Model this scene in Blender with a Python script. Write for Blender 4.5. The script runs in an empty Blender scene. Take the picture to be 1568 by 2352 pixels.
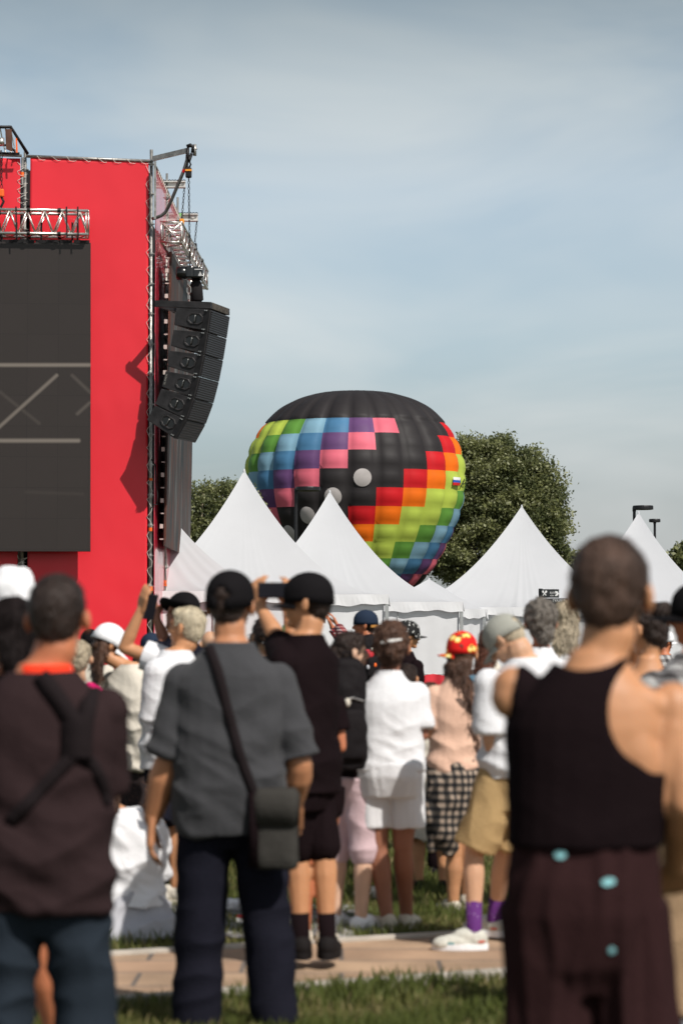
import bpy, bmesh, math, random
from mathutils import Vector, Matrix, noise
from mathutils.bvhtree import BVHTree
random.seed(7)
C = bpy.context.scene.collection
R = math.radians
# ---------------------------------------------------------------- camera
F = 5553.0          # focal length in units of a 1568 x 2352 picture
EYE = 1.5
PITCH = math.atan(299 / F)
cam_d = bpy.data.cameras.new('camera'); cam = bpy.data.objects.new('camera', cam_d); C.objects.link(cam)
cam.location = (0, 0, EYE); cam.rotation_euler = (R(90) + PITCH, 0, 0)
cam_d.sensor_fit = 'HORIZONTAL'; cam_d.sensor_width = 24; cam_d.lens = 85
cam_d.clip_end = 6000; cam_d.clip_start = 0.1
cam_d.dof.use_dof = True; cam_d.dof.focus_distance = 60; cam_d.dof.aperture_fstop = 3.5
bpy.context.scene.camera = cam
# ---------------------------------------------------------------- light
SUN = Vector((0.52, -0.72, 0.95)).normalized()      # towards the sun
sl = bpy.data.lights.new('sun', 'SUN'); sl.energy = 4.6; sl.angle = R(0.6); sl.color = (1.0, 0.95, 0.88)
so = bpy.data.objects.new('sun', sl); C.objects.link(so); so.location = (20, -30, 40)
so.rotation_euler = SUN.to_track_quat('Z', 'Y').to_euler()
W = bpy.data.worlds.new('World'); bpy.context.scene.world = W; W.use_nodes = True
nt = W.node_tree; nt.nodes.clear()
def wn(t): return nt.nodes.new(t)
sky = wn('ShaderNodeTexSky'); sky.sky_type = 'NISHITA'; sky.sun_disc = False
sky.sun_elevation = math.asin(SUN.z); sky.sun_rotation = math.atan2(SUN.x, SUN.y)
sky.air_density = 1.0; sky.dust_density = 2.5; sky.ozone_density = 3.0
hsv = wn('ShaderNodeHueSaturation'); hsv.inputs['Saturation'].default_value = 0.58; hsv.inputs['Hue'].default_value = 0.49
tc = wn('ShaderNodeTexCoord'); mp = wn('ShaderNodeMapping'); mp.inputs['Scale'].default_value = (1.5, 1.5, 4.2)
mp.inputs['Rotation'].default_value = (0, R(14), 0)
nz = wn('ShaderNodeTexNoise'); nz.inputs['Scale'].default_value = 3.6; nz.inputs['Detail'].default_value = 4; nz.inputs['Roughness'].default_value = 0.5
nz.inputs['Distortion'].default_value = 0.4
cr = wn('ShaderNodeValToRGB'); cr.color_ramp.elements[0].position = 0.34; cr.color_ramp.elements[1].position = 0.68
cr.color_ramp.elements[0].color = (0, 0, 0, 1); cr.color_ramp.elements[1].color = (0.62, 0.62, 0.62, 1)
mx = wn('ShaderNodeMix'); mx.data_type = 'RGBA'
CLOUD = (5.75, 5.7, 5.7, 1)
bg = wn('ShaderNodeBackground'); bg.inputs['Strength'].default_value = 0.135
out = wn('ShaderNodeOutputWorld')
L = nt.links.new
L(tc.outputs['Generated'], mp.inputs['Vector']); L(mp.outputs[0], nz.inputs['Vector']); L(nz.outputs['Fac'], cr.inputs[0])
L(sky.outputs[0], hsv.inputs['Color'])
L(cr.outputs[0], mx.inputs[0]); L(hsv.outputs[0], mx.inputs[6]); mx.inputs[7].default_value = CLOUD
sz = wn('ShaderNodeSeparateXYZ'); L(tc.outputs['Generated'], sz.inputs[0])
gr = wn('ShaderNodeValToRGB'); E = gr.color_ramp.elements
E[0].position = 0.0; E[0].color = (.86, .89, .89, 1); E[1].position = 1.0; E[1].color = (.40, .42, .45, 1)
for p_, c_ in ((.06, (.88, .91, .91)), (.12, (1.0, 1.03, 1.01)), (.185, (.98, 1.03, 1.03)), (.225, (.84, .90, .895)), (.262, (.64, .70, .695)), (.45, (.40, .43, .44))):
    q_ = E.new(p_); q_.color = (*c_, 1)
L(sz.outputs[2], gr.inputs[0])
ml = wn('ShaderNodeMix'); ml.data_type = 'RGBA'; ml.blend_type = 'MULTIPLY'; ml.inputs[0].default_value = 1
L(mx.outputs[2], ml.inputs[6]); L(gr.outputs[0], ml.inputs[7]); L(ml.outputs[2], bg.inputs['Color']); L(bg.outputs[0], out.inputs['Surface'])
sc = bpy.context.scene
sc.view_settings.view_transform = 'Standard'; sc.view_settings.look = 'None'
sc.view_settings.exposure = 0.0; sc.view_settings.gamma = 1.0; sc.view_settings.use_curve_mapping = False
sc.cycles.max_bounces = 8
# ---------------------------------------------------------------- helpers
CP, SP_ = math.cos(PITCH), math.sin(PITCH)
def ray(u, v):
    a, b = (u - 784) / F, (1176 - v) / F
    return Vector((a, CP - b * SP_, SP_ + b * CP))
def P(u, v, Y):
    "point seen at picture position u, v that lies Y metres ahead"
    r = ray(u, v); t = Y / r.y
    return Vector((r.x * t, Y, EYE + r.z * t))
def hit(u, v, p0, n):
    r = ray(u, v); o = Vector((0, 0, EYE)); t = (p0 - o).dot(n) / r.dot(n)
    return o + r * t
def V(*a): return Vector(a)

class MB:
    def __init__(s): s.v = []; s.f = []; s.m = []
    def add(s, vs, fs, m=0):
        o = len(s.v); s.v += [tuple(p) for p in vs]
        for f in fs: s.f.append(tuple(i + o for i in f)); s.m.append(m)
    def box(s, c, size, mat3=None, m=0):
        hx, hy, hz = size[0] / 2, size[1] / 2, size[2] / 2
        vs = [Vector((x, y, z)) for x in (-hx, hx) for y in (-hy, hy) for z in (-hz, hz)]
        if mat3: vs = [mat3 @ p for p in vs]
        vs = [p + Vector(c) for p in vs]
        s.add(vs, [(0, 1, 3, 2), (4, 6, 7, 5), (0, 4, 5, 1), (2, 3, 7, 6), (0, 2, 6, 4), (1, 5, 7, 3)], m)
    def prism(s, poly, ext, m=0):
        n = len(poly); vs = [Vector(p) for p in poly] + [Vector(p) + ext for p in poly]
        s.add(vs, [tuple(range(n)), tuple(range(2 * n - 1, n - 1, -1))] + [(i, (i + 1) % n, n + (i + 1) % n, n + i)[::-1] for i in range(n)], m)
    def tube(s, pts, r, n=8, m=0, cap=True):
        pts = [Vector(p) for p in pts]
        if not isinstance(r, (list, tuple)): r = [r] * len(pts)
        ref = None; vs = []
        for i, p in enumerate(pts):
            d = (pts[min(i + 1, len(pts) - 1)] - pts[max(i - 1, 0)])
            if d.length < 1e-9: d = Vector((0, 0, 1))
            d.normalize()
            if ref is None: ref = d.cross(Vector((0, 0, 1)) if abs(d.z) < .9 else Vector((1, 0, 0))).normalized()
            a = (ref - d * ref.dot(d)).normalized(); b = d.cross(a); ref = a
            for k in range(n):
                t = 2 * math.pi * k / n
                vs.append(p + (a * math.cos(t) + b * math.sin(t)) * r[i])
        fs = [(i * n + k, i * n + (k + 1) % n, (i + 1) * n + (k + 1) % n, (i + 1) * n + k) for i in range(len(pts) - 1) for k in range(n)]
        if cap: fs += [tuple(range(n))[::-1], tuple((len(pts) - 1) * n + k for k in range(n))]
        s.add(vs, fs, m)
    def ellip(s, c, r, M=None, m=0, nu=12, nv=8):
        c = Vector(c); vs = []; fs = []
        for j in range(nv + 1):
            th = math.pi * j / nv
            for i in range(nu):
                ph = 2 * math.pi * i / nu
                p = Vector((r[0] * math.sin(th) * math.cos(ph), r[1] * math.sin(th) * math.sin(ph), r[2] * math.cos(th)))
                vs.append(c + (M @ p if M else p))
        for j in range(nv):
            for i in range(nu):
                q = (j * nu + i, (j + 1) * nu + i, (j + 1) * nu + (i + 1) % nu, j * nu + (i + 1) % nu)
                if j == 0: q = (q[0], q[1], q[2])
                elif j == nv - 1: q = (q[0], q[1], q[3])
                fs.append(q)
        s.add(vs, fs, m)
    def caps(s, a, b, ra, rb, m=0):
        a = Vector(a); b = Vector(b); d = b - a
        if d.length < 1e-6: s.ellip(a, (ra, ra, ra), m=m); return
        d.normalize(); n = 10
        pts = [a - d * ra * .95, a - d * ra * .6, a, b, b + d * rb * .6, b + d * rb * .95]
        s.tube(pts, [ra * .3, ra * .8, ra, rb, rb * .8, rb * .3], n, m)
    def limb(s, pts, rs, m=0):
        for i in range(len(pts) - 1): s.caps(pts[i], pts[i + 1], rs[i], rs[i + 1], m)
    def loft(s, secs, n=22, m=0, cap=True, e=2.4):
        vs = []
        for (c, hw, hd, yaw) in secs:
            c = Vector(c); rx = Vector((math.cos(yaw), math.sin(yaw), 0)); fy = Vector((-math.sin(yaw), math.cos(yaw), 0))
            for k in range(n):
                t = 2 * math.pi * k / n; ct, st = math.cos(t), math.sin(t)
                vs.append(c + rx * (hw * math.copysign(abs(ct) ** (2 / e), ct)) + fy * (hd * math.copysign(abs(st) ** (2 / e), st)))
        N = len(secs)
        fs = [(i * n + k, i * n + (k + 1) % n, (i + 1) * n + (k + 1) % n, (i + 1) * n + k) for i in range(N - 1) for k in range(n)]
        if cap: fs += [tuple(range(n))[::-1], tuple((N - 1) * n + k for k in range(n))]
        s.add(vs, fs, m)
    def mesh(s, name):
        me = bpy.data.meshes.new(name); me.from_pydata(s.v, [], s.f)
        if any(s.m): me.polygons.foreach_set('material_index', s.m)
        me.update(); return me
    def build(s, name, mats, parent=None, smooth=False, loc=None, bevel=0):
        me = s.mesh(name)
        return link(name, me, mats, parent, smooth, loc, bevel)

def link(name, me, mats, parent=None, smooth=False, loc=None, bevel=0):
    if not isinstance(mats, (list, tuple)): mats = [mats]
    for m_ in mats: me.materials.append(m_)
    o = bpy.data.objects.new(name, me); C.objects.link(o)
    if parent: o.parent = parent
    if loc is not None: o.location = loc
    if smooth:
        me.polygons.foreach_set('use_smooth', [True] * len(me.polygons))
    if bevel:
        b = o.modifiers.new('bevel', 'BEVEL'); b.width = bevel; b.segments = 2; b.limit_method = 'ANGLE'
    return o
def fixn(me):
    bm = bmesh.new(); bm.from_mesh(me); bmesh.ops.recalc_face_normals(bm, faces=bm.faces); bm.to_mesh(me); bm.free()
def thing(name, label, cat, loc=(0, 0, 0), group=None, rot=None):
    o = bpy.data.objects.new(name, None); C.objects.link(o); o.location = loc; o.empty_display_size = .2
    if rot: o.rotation_euler = rot
    o['label'] = label; o['category'] = cat
    if group: o['group'] = group
    return o
def tag(o, label, cat, group=None):
    o['label'] = label; o['category'] = cat
    if group: o['group'] = group
    return o
def struct(o): o['kind'] = 'structure'; return o
def stuff(o, label, cat): o['kind'] = 'stuff'; o['label'] = label; o['category'] = cat; return o
_tex = {}
def clouds(sc_):
    if sc_ not in _tex:
        t = bpy.data.textures.new('folds', 'CLOUDS'); t.noise_scale = sc_; t.noise_depth = 1; _tex[sc_] = t
    return _tex[sc_]
def soft(mb, voxel=.008, it=6, disp=0, dscale=.12):
    "merge overlapping solids into one continuous smoothed skin"
    me = mb.mesh('tmp'); o = bpy.data.objects.new('tmp', me); C.objects.link(o)
    m_ = o.modifiers.new('r', 'REMESH'); m_.mode = 'VOXEL'; m_.voxel_size = voxel
    if it:
        q = o.modifiers.new('s', 'SMOOTH'); q.factor = .5; q.iterations = it
    if disp:
        d = o.modifiers.new('d', 'DISPLACE'); d.texture = clouds(dscale); d.strength = disp; d.mid_level = .5; d.texture_coords = 'LOCAL'
    dg = bpy.context.evaluated_depsgraph_get(); dg.update()
    r = bpy.data.meshes.new_from_object(o.evaluated_get(dg))
    bpy.data.objects.remove(o); bpy.data.meshes.remove(me)
    return r
def folds(me, kind, amp, k=1.0, zt=1.4, seed=0.0):
    "soft creases pushed into a cloth surface"
    nn = noise.noise; vs = me.vertices; ns = [v_.normal.copy() for v_ in vs]; s_ = seed
    for v_, n_ in zip(vs, ns):
        x, y, z = v_.co / k
        if kind == 'shirt':
            w = min(1, max(.22, (zt - z) / .32)); q = (x * 2.6 + z * 1.6 + s_, y * 2.2, z * 6.5 - abs(x) * 3.2 + s_); a = 1 - 2.4 * abs(nn(q)); b = 1 - 2.4 * abs(nn((x * 6 + s_, y * 5, z * 11 + x * 6)))
            d = amp * w * (a * .75 + b * .28)
        elif kind == 'gather':
            a = 1 - 2.2 * abs(nn((x * 9 + s_, y * 9, z * 1.3))); b = 1 - 2.2 * abs(nn((x * 20 + s_, y * 20, z * 2.0))); d = amp * (a * .7 + b * .35)
        else:
            a = 1 - 2.4 * abs(nn((x * 3.5 + z * 2 + s_, y * 3.5, z * 7.5 - x * 2))); b = 1 - 2.2 * abs(nn((x * 8 + s_, y * 8, z * 3))); d = amp * (a * .65 + b * .35)
        v_.co += n_ * (d - amp * .35)
    me.update()
# ---------------------------------------------------------------- materials
def mat(name, col, rough=.7, metal=0, var=0, vscale=8, bump=0, bscale=60, spec=.3, coat=0, sss=0, trans=0, emit=None, sheen=0):
    m = bpy.data.materials.new(name); m.use_nodes = True; n = m.node_tree; b = n.nodes['Principled BSDF']
    b.inputs['Base Color'].default_value = (*col, 1); b.inputs['Roughness'].default_value = rough; b.inputs['Metallic'].default_value = metal
    b.inputs['Specular IOR Level'].default_value = spec; b.inputs['Coat Weight'].default_value = coat
    b.inputs['Sheen Weight'].default_value = sheen
    if sss: b.inputs['Subsurface Weight'].default_value = sss; b.inputs['Subsurface Radius'].default_value = (.02, .008, .004); b.inputs['Subsurface Scale'].default_value = .5
    co = n.nodes.new('ShaderNodeTexCoord')
    if var:
        t = n.nodes.new('ShaderNodeTexNoise'); t.inputs['Scale'].default_value = vscale; t.inputs['Detail'].default_value = 5
        r_ = n.nodes.new('ShaderNodeMapRange'); r_.inputs[1].default_value = .3; r_.inputs[2].default_value = .7; r_.inputs[3].default_value = 1 - var; r_.inputs[4].default_value = 1 + var
        k = n.nodes.new('ShaderNodeVectorMath'); k.operation = 'SCALE'; k.inputs[0].default_value = col
        n.links.new(co.outputs['Object'], t.inputs['Vector']); n.links.new(t.outputs['Fac'], r_.inputs[0]); n.links.new(r_.outputs[0], k.inputs['Scale'])
        n.links.new(k.outputs[0], b.inputs['Base Color'])
    if bump:
        t = n.nodes.new('ShaderNodeTexNoise'); t.inputs['Scale'].default_value = bscale; t.inputs['Detail'].default_value = 4
        q = n.nodes.new('ShaderNodeBump'); q.inputs['Strength'].default_value = bump; q.inputs['Distance'].default_value = .01
        n.links.new(co.outputs['Object'], t.inputs['Vector']); n.links.new(t.outputs['Fac'], q.inputs['Height']); n.links.new(q.outputs[0], b.inputs['Normal'])
    if trans:
        t2 = n.nodes.new('ShaderNodeBsdfTranslucent'); t2.inputs['Color'].default_value = (*col, 1); mi = n.nodes.new('ShaderNodeMixShader'); mi.inputs[0].default_value = trans
        o = n.nodes['Material Output']; n.links.new(b.outputs[0], mi.inputs[1]); n.links.new(t2.outputs[0], mi.inputs[2]); n.links.new(mi.outputs[0], o.inputs['Surface'])
    return m
def basecol(m, builder):
    "builder(nodes, links, coords) -> colour socket"
    n = m.node_tree; b = n.nodes['Principled BSDF']; co = n.nodes.new('ShaderNodeTexCoord')
    s = builder(n.nodes, n.links, co.outputs['Object']); n.links.new(s, b.inputs['Base Color']); return m
def plaid(name, c0, c1, c2, per=.05):
    m = mat(name, c0, .9)
    def f(N, K, co):
        sx = N.new('ShaderNodeSeparateXYZ'); K.new(co, sx.inputs[0])
        def stripe(s, ph):
            a = N.new('ShaderNodeMath'); a.operation = 'MULTIPLY'; a.inputs[1].default_value = 1 / per; K.new(s, a.inputs[0])
            b = N.new('ShaderNodeMath'); b.operation = 'FRACT'; K.new(a.outputs[0], b.inputs[0])
            c = N.new('ShaderNodeMath'); c.operation = 'GREATER_THAN'; c.inputs[1].default_value = .5; K.new(b.outputs[0], c.inputs[0]); return c.outputs[0]
        ad = N.new('ShaderNodeMath'); ad.operation = 'ADD'; K.new(sx.outputs[0], ad.inputs[0]); K.new(sx.outputs[1], ad.inputs[1])
        p, q = stripe(ad.outputs[0], 0), stripe(sx.outputs[2], 0)
        m1 = N.new('ShaderNodeMix'); m1.data_type = 'RGBA'; K.new(p, m1.inputs[0]); m1.inputs[6].default_value = (*c0, 1); m1.inputs[7].default_value = (*c1, 1)
        m2 = N.new('ShaderNodeMix'); m2.data_type = 'RGBA'; K.new(p, m2.inputs[0]); m2.inputs[6].default_value = (*c1, 1); m2.inputs[7].default_value = (*c2, 1)
        m3 = N.new('ShaderNodeMix'); m3.data_type = 'RGBA'; K.new(q, m3.inputs[0]); K.new(m1.outputs[2], m3.inputs[6]); K.new(m2.outputs[2], m3.inputs[7])
        return m3.outputs[2]
    return basecol(m, f)
def spots(name, c0, c1, scale, thr, c2=None):
    m = mat(name, c0, .8)
    def f(N, K, co):
        v = N.new('ShaderNodeTexVoronoi'); v.inputs['Scale'].default_value = scale; K.new(co, v.inputs['Vector'])
        r = N.new('ShaderNodeValToRGB'); K.new(v.outputs['Distance'], r.inputs[0]); e = r.color_ramp.elements
        e[0].position = thr; e[0].color = (*c1, 1); e[1].position = thr + .06; e[1].color = (*c0, 1)
        if c2:
            x = e.new(thr * .4); x.color = (*c2, 1)
        return r.outputs[0]
    return basecol(m, f)
# ================================================================ GROUND
GR = mat('grass_soil', (.045, .045, .018), .95, var=.45, vscale=1.3, bump=.8, bscale=25)
mb = MB(); mb.add([(-1500, -30, 0), (1500, -30, 0), (1500, 3000, 0), (-1500, 3000, 0)], [(0, 1, 2, 3)])
struct(mb.build('ground', GR))
# paved strip crossing in front of the crowd, slabs and kerb
def gp(u, v):
    r = ray(u, v); t = -EYE / r.z; return Vector((0, 0, EYE)) + r * t
fa, fb = gp(0, 2222), gp(1568, 2128); na, nb = gp(0, 2330), gp(1568, 2216)
ext = 3.0
def exl(a, b):
    d = (b - a); return a - d * ext, b + d * ext
fa, fb = exl(fa, fb); na, nb = exl(na, nb)
PAV = mat('paving_stone', (.36, .27, .20), .85, bump=.5, bscale=30)
def pavc(N, K, co):
    br = N.new('ShaderNodeTexBrick'); br.inputs['Scale'].default_value = 1.0; br.inputs['Brick Width'].default_value = .9; br.inputs['Row Height'].default_value = .42
    br.inputs['Mortar Size'].default_value = .012; br.inputs['Color1'].default_value = (.42, .29, .19, 1); br.inputs['Color2'].default_value = (.36, .23, .15, 1); br.inputs['Mortar'].default_value = (.16, .13, .11, 1)
    nzz = N.new('ShaderNodeTexNoise'); nzz.inputs['Scale'].default_value = 2.2; nzz.inputs['Detail'].default_value = 6
    mm = N.new('ShaderNodeMix'); mm.data_type = 'RGBA'; mm.blend_type = 'MULTIPLY'; mm.inputs[0].default_value = .8
    rr = N.new('ShaderNodeMapRange'); rr.inputs[1].default_value = .3; rr.inputs[2].default_value = .7; rr.inputs[3].default_value = .65; rr.inputs[4].default_value = 1.3
    K.new(co, br.inputs['Vector']); K.new(co, nzz.inputs['Vector']); K.new(nzz.outputs['Fac'], rr.inputs[0]); K.new(br.outputs['Color'], mm.inputs[6]); K.new(rr.outputs[0], mm.inputs[7]); return mm.outputs[2]
basecol(PAV, pavc)
mb = MB(); z = Vector((0, 0, .02))
mb.prism([na, nb, fb, fa], z * 1.0); struct(mb.build('path', PAV))
KB = mat('kerb_stone', (.42, .38, .33), .85, var=.25, vscale=5, bump=.4)
mb = MB(); d = Vector((0, -.09, 0)); mb.prism([na + d, nb + d, nb, na], Vector((0, 0, .045)))
mb.prism([fa, fb, fb - d * .7, fa - d * .7], Vector((0, 0, .04)))
struct(mb.build('kerb', KB, bevel=.006))
# grass blades
rg = random.Random(3); vs = []; fs = []; ms = []
def inpath(x, y):
    t = (x - na.x) / (nb.x - na.x); yn = na.y + (nb.y - na.y) * t - .09
    t = (x - fa.x) / (fb.x - fa.x); yf = fa.y + (fb.y - fa.y) * t + .06
    return yn < y < yf
for i in range(110000):
    y = 9.0 + (rg.random() ** 1.35) * 15.0
    x = (rg.random() - .5) * (1568 / F) * y * 1.25
    if inpath(x, y): continue
    dn = noise.noise(Vector((x * 1.7, y * 1.7, 0)))
    h = (.035 + .05 * rg.random()) * (1 + .7 * dn); w = .0035 + .004 * rg.random()
    a = rg.random() * 6.28; l = rg.uniform(-.6, .6) * h; b = rg.random() * 6.28
    o = len(vs); dx, dy = math.cos(a) * w, math.sin(a) * w
    vs += [(x - dx, y - dy, 0), (x + dx, y + dy, 0), (x + dx * .6 + math.cos(b) * l * .4, y + dy * .6 + math.sin(b) * l * .4, h * .6), (x + math.cos(b) * l, y + math.sin(b) * l, h)]
    fs += [(o, o + 1, o + 2), (o, o + 2, o + 3)]; k = 0 if dn + rg.uniform(-.35, .35) > -.05 else (1 if rg.random() < .75 else 2); ms += [k, k]
me = bpy.data.meshes.new('grass'); me.from_pydata(vs, [], fs); me.polygons.foreach_set('material_index', ms)
G1 = mat('grass_green', (.098, .118, .028), .6, trans=.3); G2 = mat('grass_olive', (.14, .14, .042), .6, trans=.3); G3 = mat('grass_dry', (.24, .20, .09), .7, trans=.2)
stuff(link('grass', me, [G1, G2, G3]), 'short green lawn grass around the paved strip', 'grass')

# ================================================================ TREES
LF1 = mat('leaf_dark', (.12, .14, .06), .5, trans=.45); LF2 = mat('leaf_mid', (.22, .235, .095), .5, trans=.45); LF3 = mat('leaf_pale', (.32, .33, .19), .55, trans=.3)
BK = mat('bark', (.30, .25, .19), .9, var=.3, bump=.6, bscale=10)
def tree(label, px, Y, nclump, nleaf, leaf, seed, group='trees beyond the tents', mats=None, rcl=1.0):
    "px: list of (u, v, ru, rv) lobes in picture units"
    rg = random.Random(seed); s = F / Y
    base = P(px[0][0], 1475, Y); base.z = 0
    t = thing('tree', label, 'tree', base, group)
    vs = []; fs = []; ms = []
    cents = []
    tot = sum(a[2] * a[3] for a in px)
    for (u, v, ru, rv) in px:
        c = P(u, v, Y) - base; rx, rz = ru / s, rv / s
        for i in range(int(nclump * ru * rv / tot)):
            while True:
                q = Vector((rg.uniform(-1, 1), rg.uniform(-1, 1), rg.uniform(-1, 1)))
                if .25 < q.length < 1: break
            q = q.normalized() * (q.length ** .5)
            cents.append((c + Vector((q.x * rx, q.y * rx * .8, q.z * rz)), rcl * rg.uniform(.6, 1.25)))
    for (c, rr) in cents:
        if c.z < 1: continue
        mk = rg.random()
        for i in range(int(nleaf * rr)):
            g = Vector((rg.gauss(0, .40), rg.gauss(0, .40), rg.gauss(0, .30))) * rr
            p = c + g; n = Vector((rg.gauss(0, 1), rg.gauss(0, 1), rg.gauss(0, 1) + .6)).normalized()
            a = n.orthogonal().normalized(); a.rotate(Matrix.Rotation(rg.random() * 6.28, 3, n)); b = n.cross(a)
            h = leaf * rg.uniform(.6, 1.3); o = len(vs)
            vs += [p - a * h, p - b * h * .55, p + a * h, p + b * h * .55]; fs.append((o, o + 1, o + 2, o + 3))
            ms.append(0 if mk < .4 else (1 if rg.random() < .75 else 2))
    me = bpy.data.meshes.new('crown'); me.from_pydata(vs, [], fs); me.polygons.foreach_set('material_index', ms)
    link('crown', me, mats or [LF1, LF2, LF3], t)
    tr = MB(); top = max(c.z for c, _ in cents)
    tr.tube([(0, 0, 0), (.15, 0, top * .3), (-.1, .1, top * .6), (.2, 0, top * .85)], [.45, .33, .2, .06], 9)
    for i in range(60):
        c, rr = rg.choice(cents); z0 = min(max(.8, c.z * rg.uniform(.35, .7)), top * .8)
        mid = Vector((c.x * .45, c.y * .45, (z0 + c.z) / 2))
        tr.tube([(0, 0, z0), mid, c], [.14, .09, .03], 6)
    tr.build('trunk', BK, t, True)
    return t
tree('tall dense poplar with leafy crown rising behind the hot air balloon', [(1150, 1150, 95, 145), (1105, 1115, 85, 115), (1070, 1230, 100, 130), (1195, 1200, 95, 120), (1240, 1150, 55, 90), (1255, 1250, 52, 85), (1130, 1270, 130, 90), (1215, 1110, 50, 75), (1130, 1055, 42, 55)], 205, 700, 185, .155, 11, rcl=1.15)
tree('pale green bushy tree between the stage and the first tent peak', [(455, 1190, 55, 80), (505, 1165, 52, 62), (545, 1180, 60, 75), (430, 1250, 60, 70), (500, 1260, 70, 70)], 150, 420, 90, .11, 12, mats=[LF1, LF2, LF3], rcl=.75)
tree('small dark green tree at the right edge behind the last tent', [(1568, 1320, 34, 50), (1600, 1300, 40, 60)], 150, 150, 50, .2, 13, rcl=.8)
tree('low reddish green tree beyond the big right tent', [(1318, 1330, 30, 62), (1350, 1350, 50, 60)], 230, 170, 50, .24, 14, rcl=.9)

# ================================================================ BALLOON
BC = {'blue': (.07, .20, .36), 'purple': (.13, .06, .17), 'pink': (.74, .15, .21), 'black': (.022, .019, .020), 'red': (.60, .012, .018), 'orange': (.90, .17, .008), 'yg': (.48, .60, .09), 'green': (.12, .30, .05), 'lb': (.22, .40, .52), 'yellow': (.8, .5, .12)}
order = ['blue', 'purple', 'pink', 'black', 'black', 'black', 'red', 'orange', 'yg', 'yg', 'green', 'lb']
keys = list(BC); BM = [mat('nylon_' + k, BC[k], .6, trans=.15 if k != 'black' else 0, bump=.25, bscale=1.2, spec=.25, var=.12, vscale=.5) for k in keys]
YB = 176.0; SB = F / YB
prof = [(0, 4), (1.5, 45), (5, 80), (12, 108), (22, 136), (41, 170), (66, 198), (92, 219), (120, 237), (155, 250), (190, 255), (225, 254), (262, 249), (300, 237), (336, 222), (372, 203), (410, 181), (450, 146), (490, 110), (525, 78), (560, 50)]
pts = [(-(a - 190) * .985 / SB, r * .955 / SB) for a, r in prof]
cum = [0]
for i in range(1, len(pts)): cum.append(cum[-1] + math.hypot(pts[i][0] - pts[i - 1][0], pts[i][1] - pts[i - 1][1]))
def cr_interp(s_):
    s_ = max(0, min(cum[-1] - 1e-6, s_))
    for i in range(len(cum) - 1):
        if cum[i] <= s_ <= cum[i + 1]: break
    t = (s_ - cum[i]) / (cum[i + 1] - cum[i]); g = lambda j: pts[max(0, min(len(pts) - 1, j))]
    out_ = []
    for k in (0, 1):
        p0, p1, p2, p3 = g(i - 1)[k], g(i)[k], g(i + 1)[k], g(i + 2)[k]
        out_.append(.5 * (2 * p1 + (p2 - p0) * t + (2 * p0 - 5 * p1 + 4 * p2 - p3) * t * t + (3 * p1 - p0 - 3 * p2 + p3) * t ** 3))
    return out_
ROW0 = cum[6] + 14 / SB; RH = 42.0 / SB            # where the first colour row starts; height of a row
def bal(col, row, off=0):
    zz, r = cr_interp(ROW0 + (row - 1) * RH); ph = R(-4.3 + 15 * col)
    fc = col - math.floor(col); fr = row - math.floor(row)
    k = (4 * fc * (1 - fc)) ** .6; q = (4 * fr * (1 - fr)) ** .6 if row >= 1 else 1
    bulge = (.25 * k + .13 * k * q) * min(1, r / 5)
    r = r + bulge + off
    zb = -zz
    bend = 0
    return Vector((r * math.sin(ph) + bend, -r * math.cos(ph), zz))
cz = P(816, 1085, YB)
bt = thing('hot_air_balloon', 'big black hot air balloon with rainbow checkered squares behind the tents', 'hot air balloon', cz, rot=(R(1), 0, 0))
mb = MB(); SU, SV = 6, 4
toprows = [i * .25 for i in range(int(-ROW0 / RH * 4) - 0, 4)]
n0 = -int(ROW0 / RH * 4) / 4 + 1
rows = []
rr_ = 1 - ROW0 / RH
while rr_ < .99: rows.append(rr_); rr_ += .22
k_ = 1.0
lastrow = 1 + (cum[-1] - ROW0) / RH
while k_ <= lastrow: rows.append(k_); k_ += 1 / SV
rows.append(lastrow)
grid = [[bal(c / SU, r) for c in range(24 * SU)] for r in rows]
nb_ = 24 * SU
base_i = 0; vs = [p for g in grid for p in g]; fs = []; ms = []
for j in range(len(rows) - 1):
    for i in range(nb_):
        fs.append((j * nb_ + i, (j + 1) * nb_ + i, (j + 1) * nb_ + (i + 1) % nb_, j * nb_ + (i + 1) % nb_))
        rm = (rows[j] + rows[j + 1]) / 2; rw = int(math.floor(rm)); cl = i // SU
        if rm < 1: k = 'black'
        else: k = order[(cl + rw) % 12]
        if rm < rows[0] + 1.1: k = 'yellow'
        ms.append(keys.index(k))
me = bpy.data.meshes.new('envelope'); me.from_pydata(vs, [], fs); me.polygons.foreach_set('material_index', ms)
link('envelope', me, BM, bt, True)
DG = mat('grey_print', (.40, .37, .36), .6, var=.25, vscale=.6)
for (c, r) in [(0, 4), (-1, 5), (-2, 6), (-3, 7), (12, 4), (11, 5), (10, 6), (9, 7)]:
    vs = [bal(c + .5, r + .5, .04)]; fs = []
    for q in range(1, 5):
        for k in range(24):
            a = 2 * math.pi * k / 24; vs.append(bal(c + .5 + .30 * q / 4 * math.cos(a), r + .5 + .48 * q / 4 * math.sin(a), .04))
    for k in range(24): fs.append((0, 1 + k, 1 + (k + 1) % 24))
    for q in range(3):
        for k in range(24): fs.append((1 + q * 24 + k, 1 + (q + 1) * 24 + k, 1 + (q + 1) * 24 + (k + 1) % 24, 1 + q * 24 + (k + 1) % 24))
    me = bpy.data.meshes.new('printed_disc'); me.from_pydata(vs, [], fs); link('printed_disc', me, DG, bt, True)
def textmesh(body, size=1.0):
    cu = bpy.data.curves.new('t', 'FONT'); cu.body = body; cu.size = size; o = bpy.data.objects.new('t', cu); C.objects.link(o)
    dg = bpy.context.evaluated_depsgraph_get(); me = bpy.data.meshes.new_from_object(o.evaluated_get(dg)); bpy.data.objects.remove(o); return me
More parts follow.
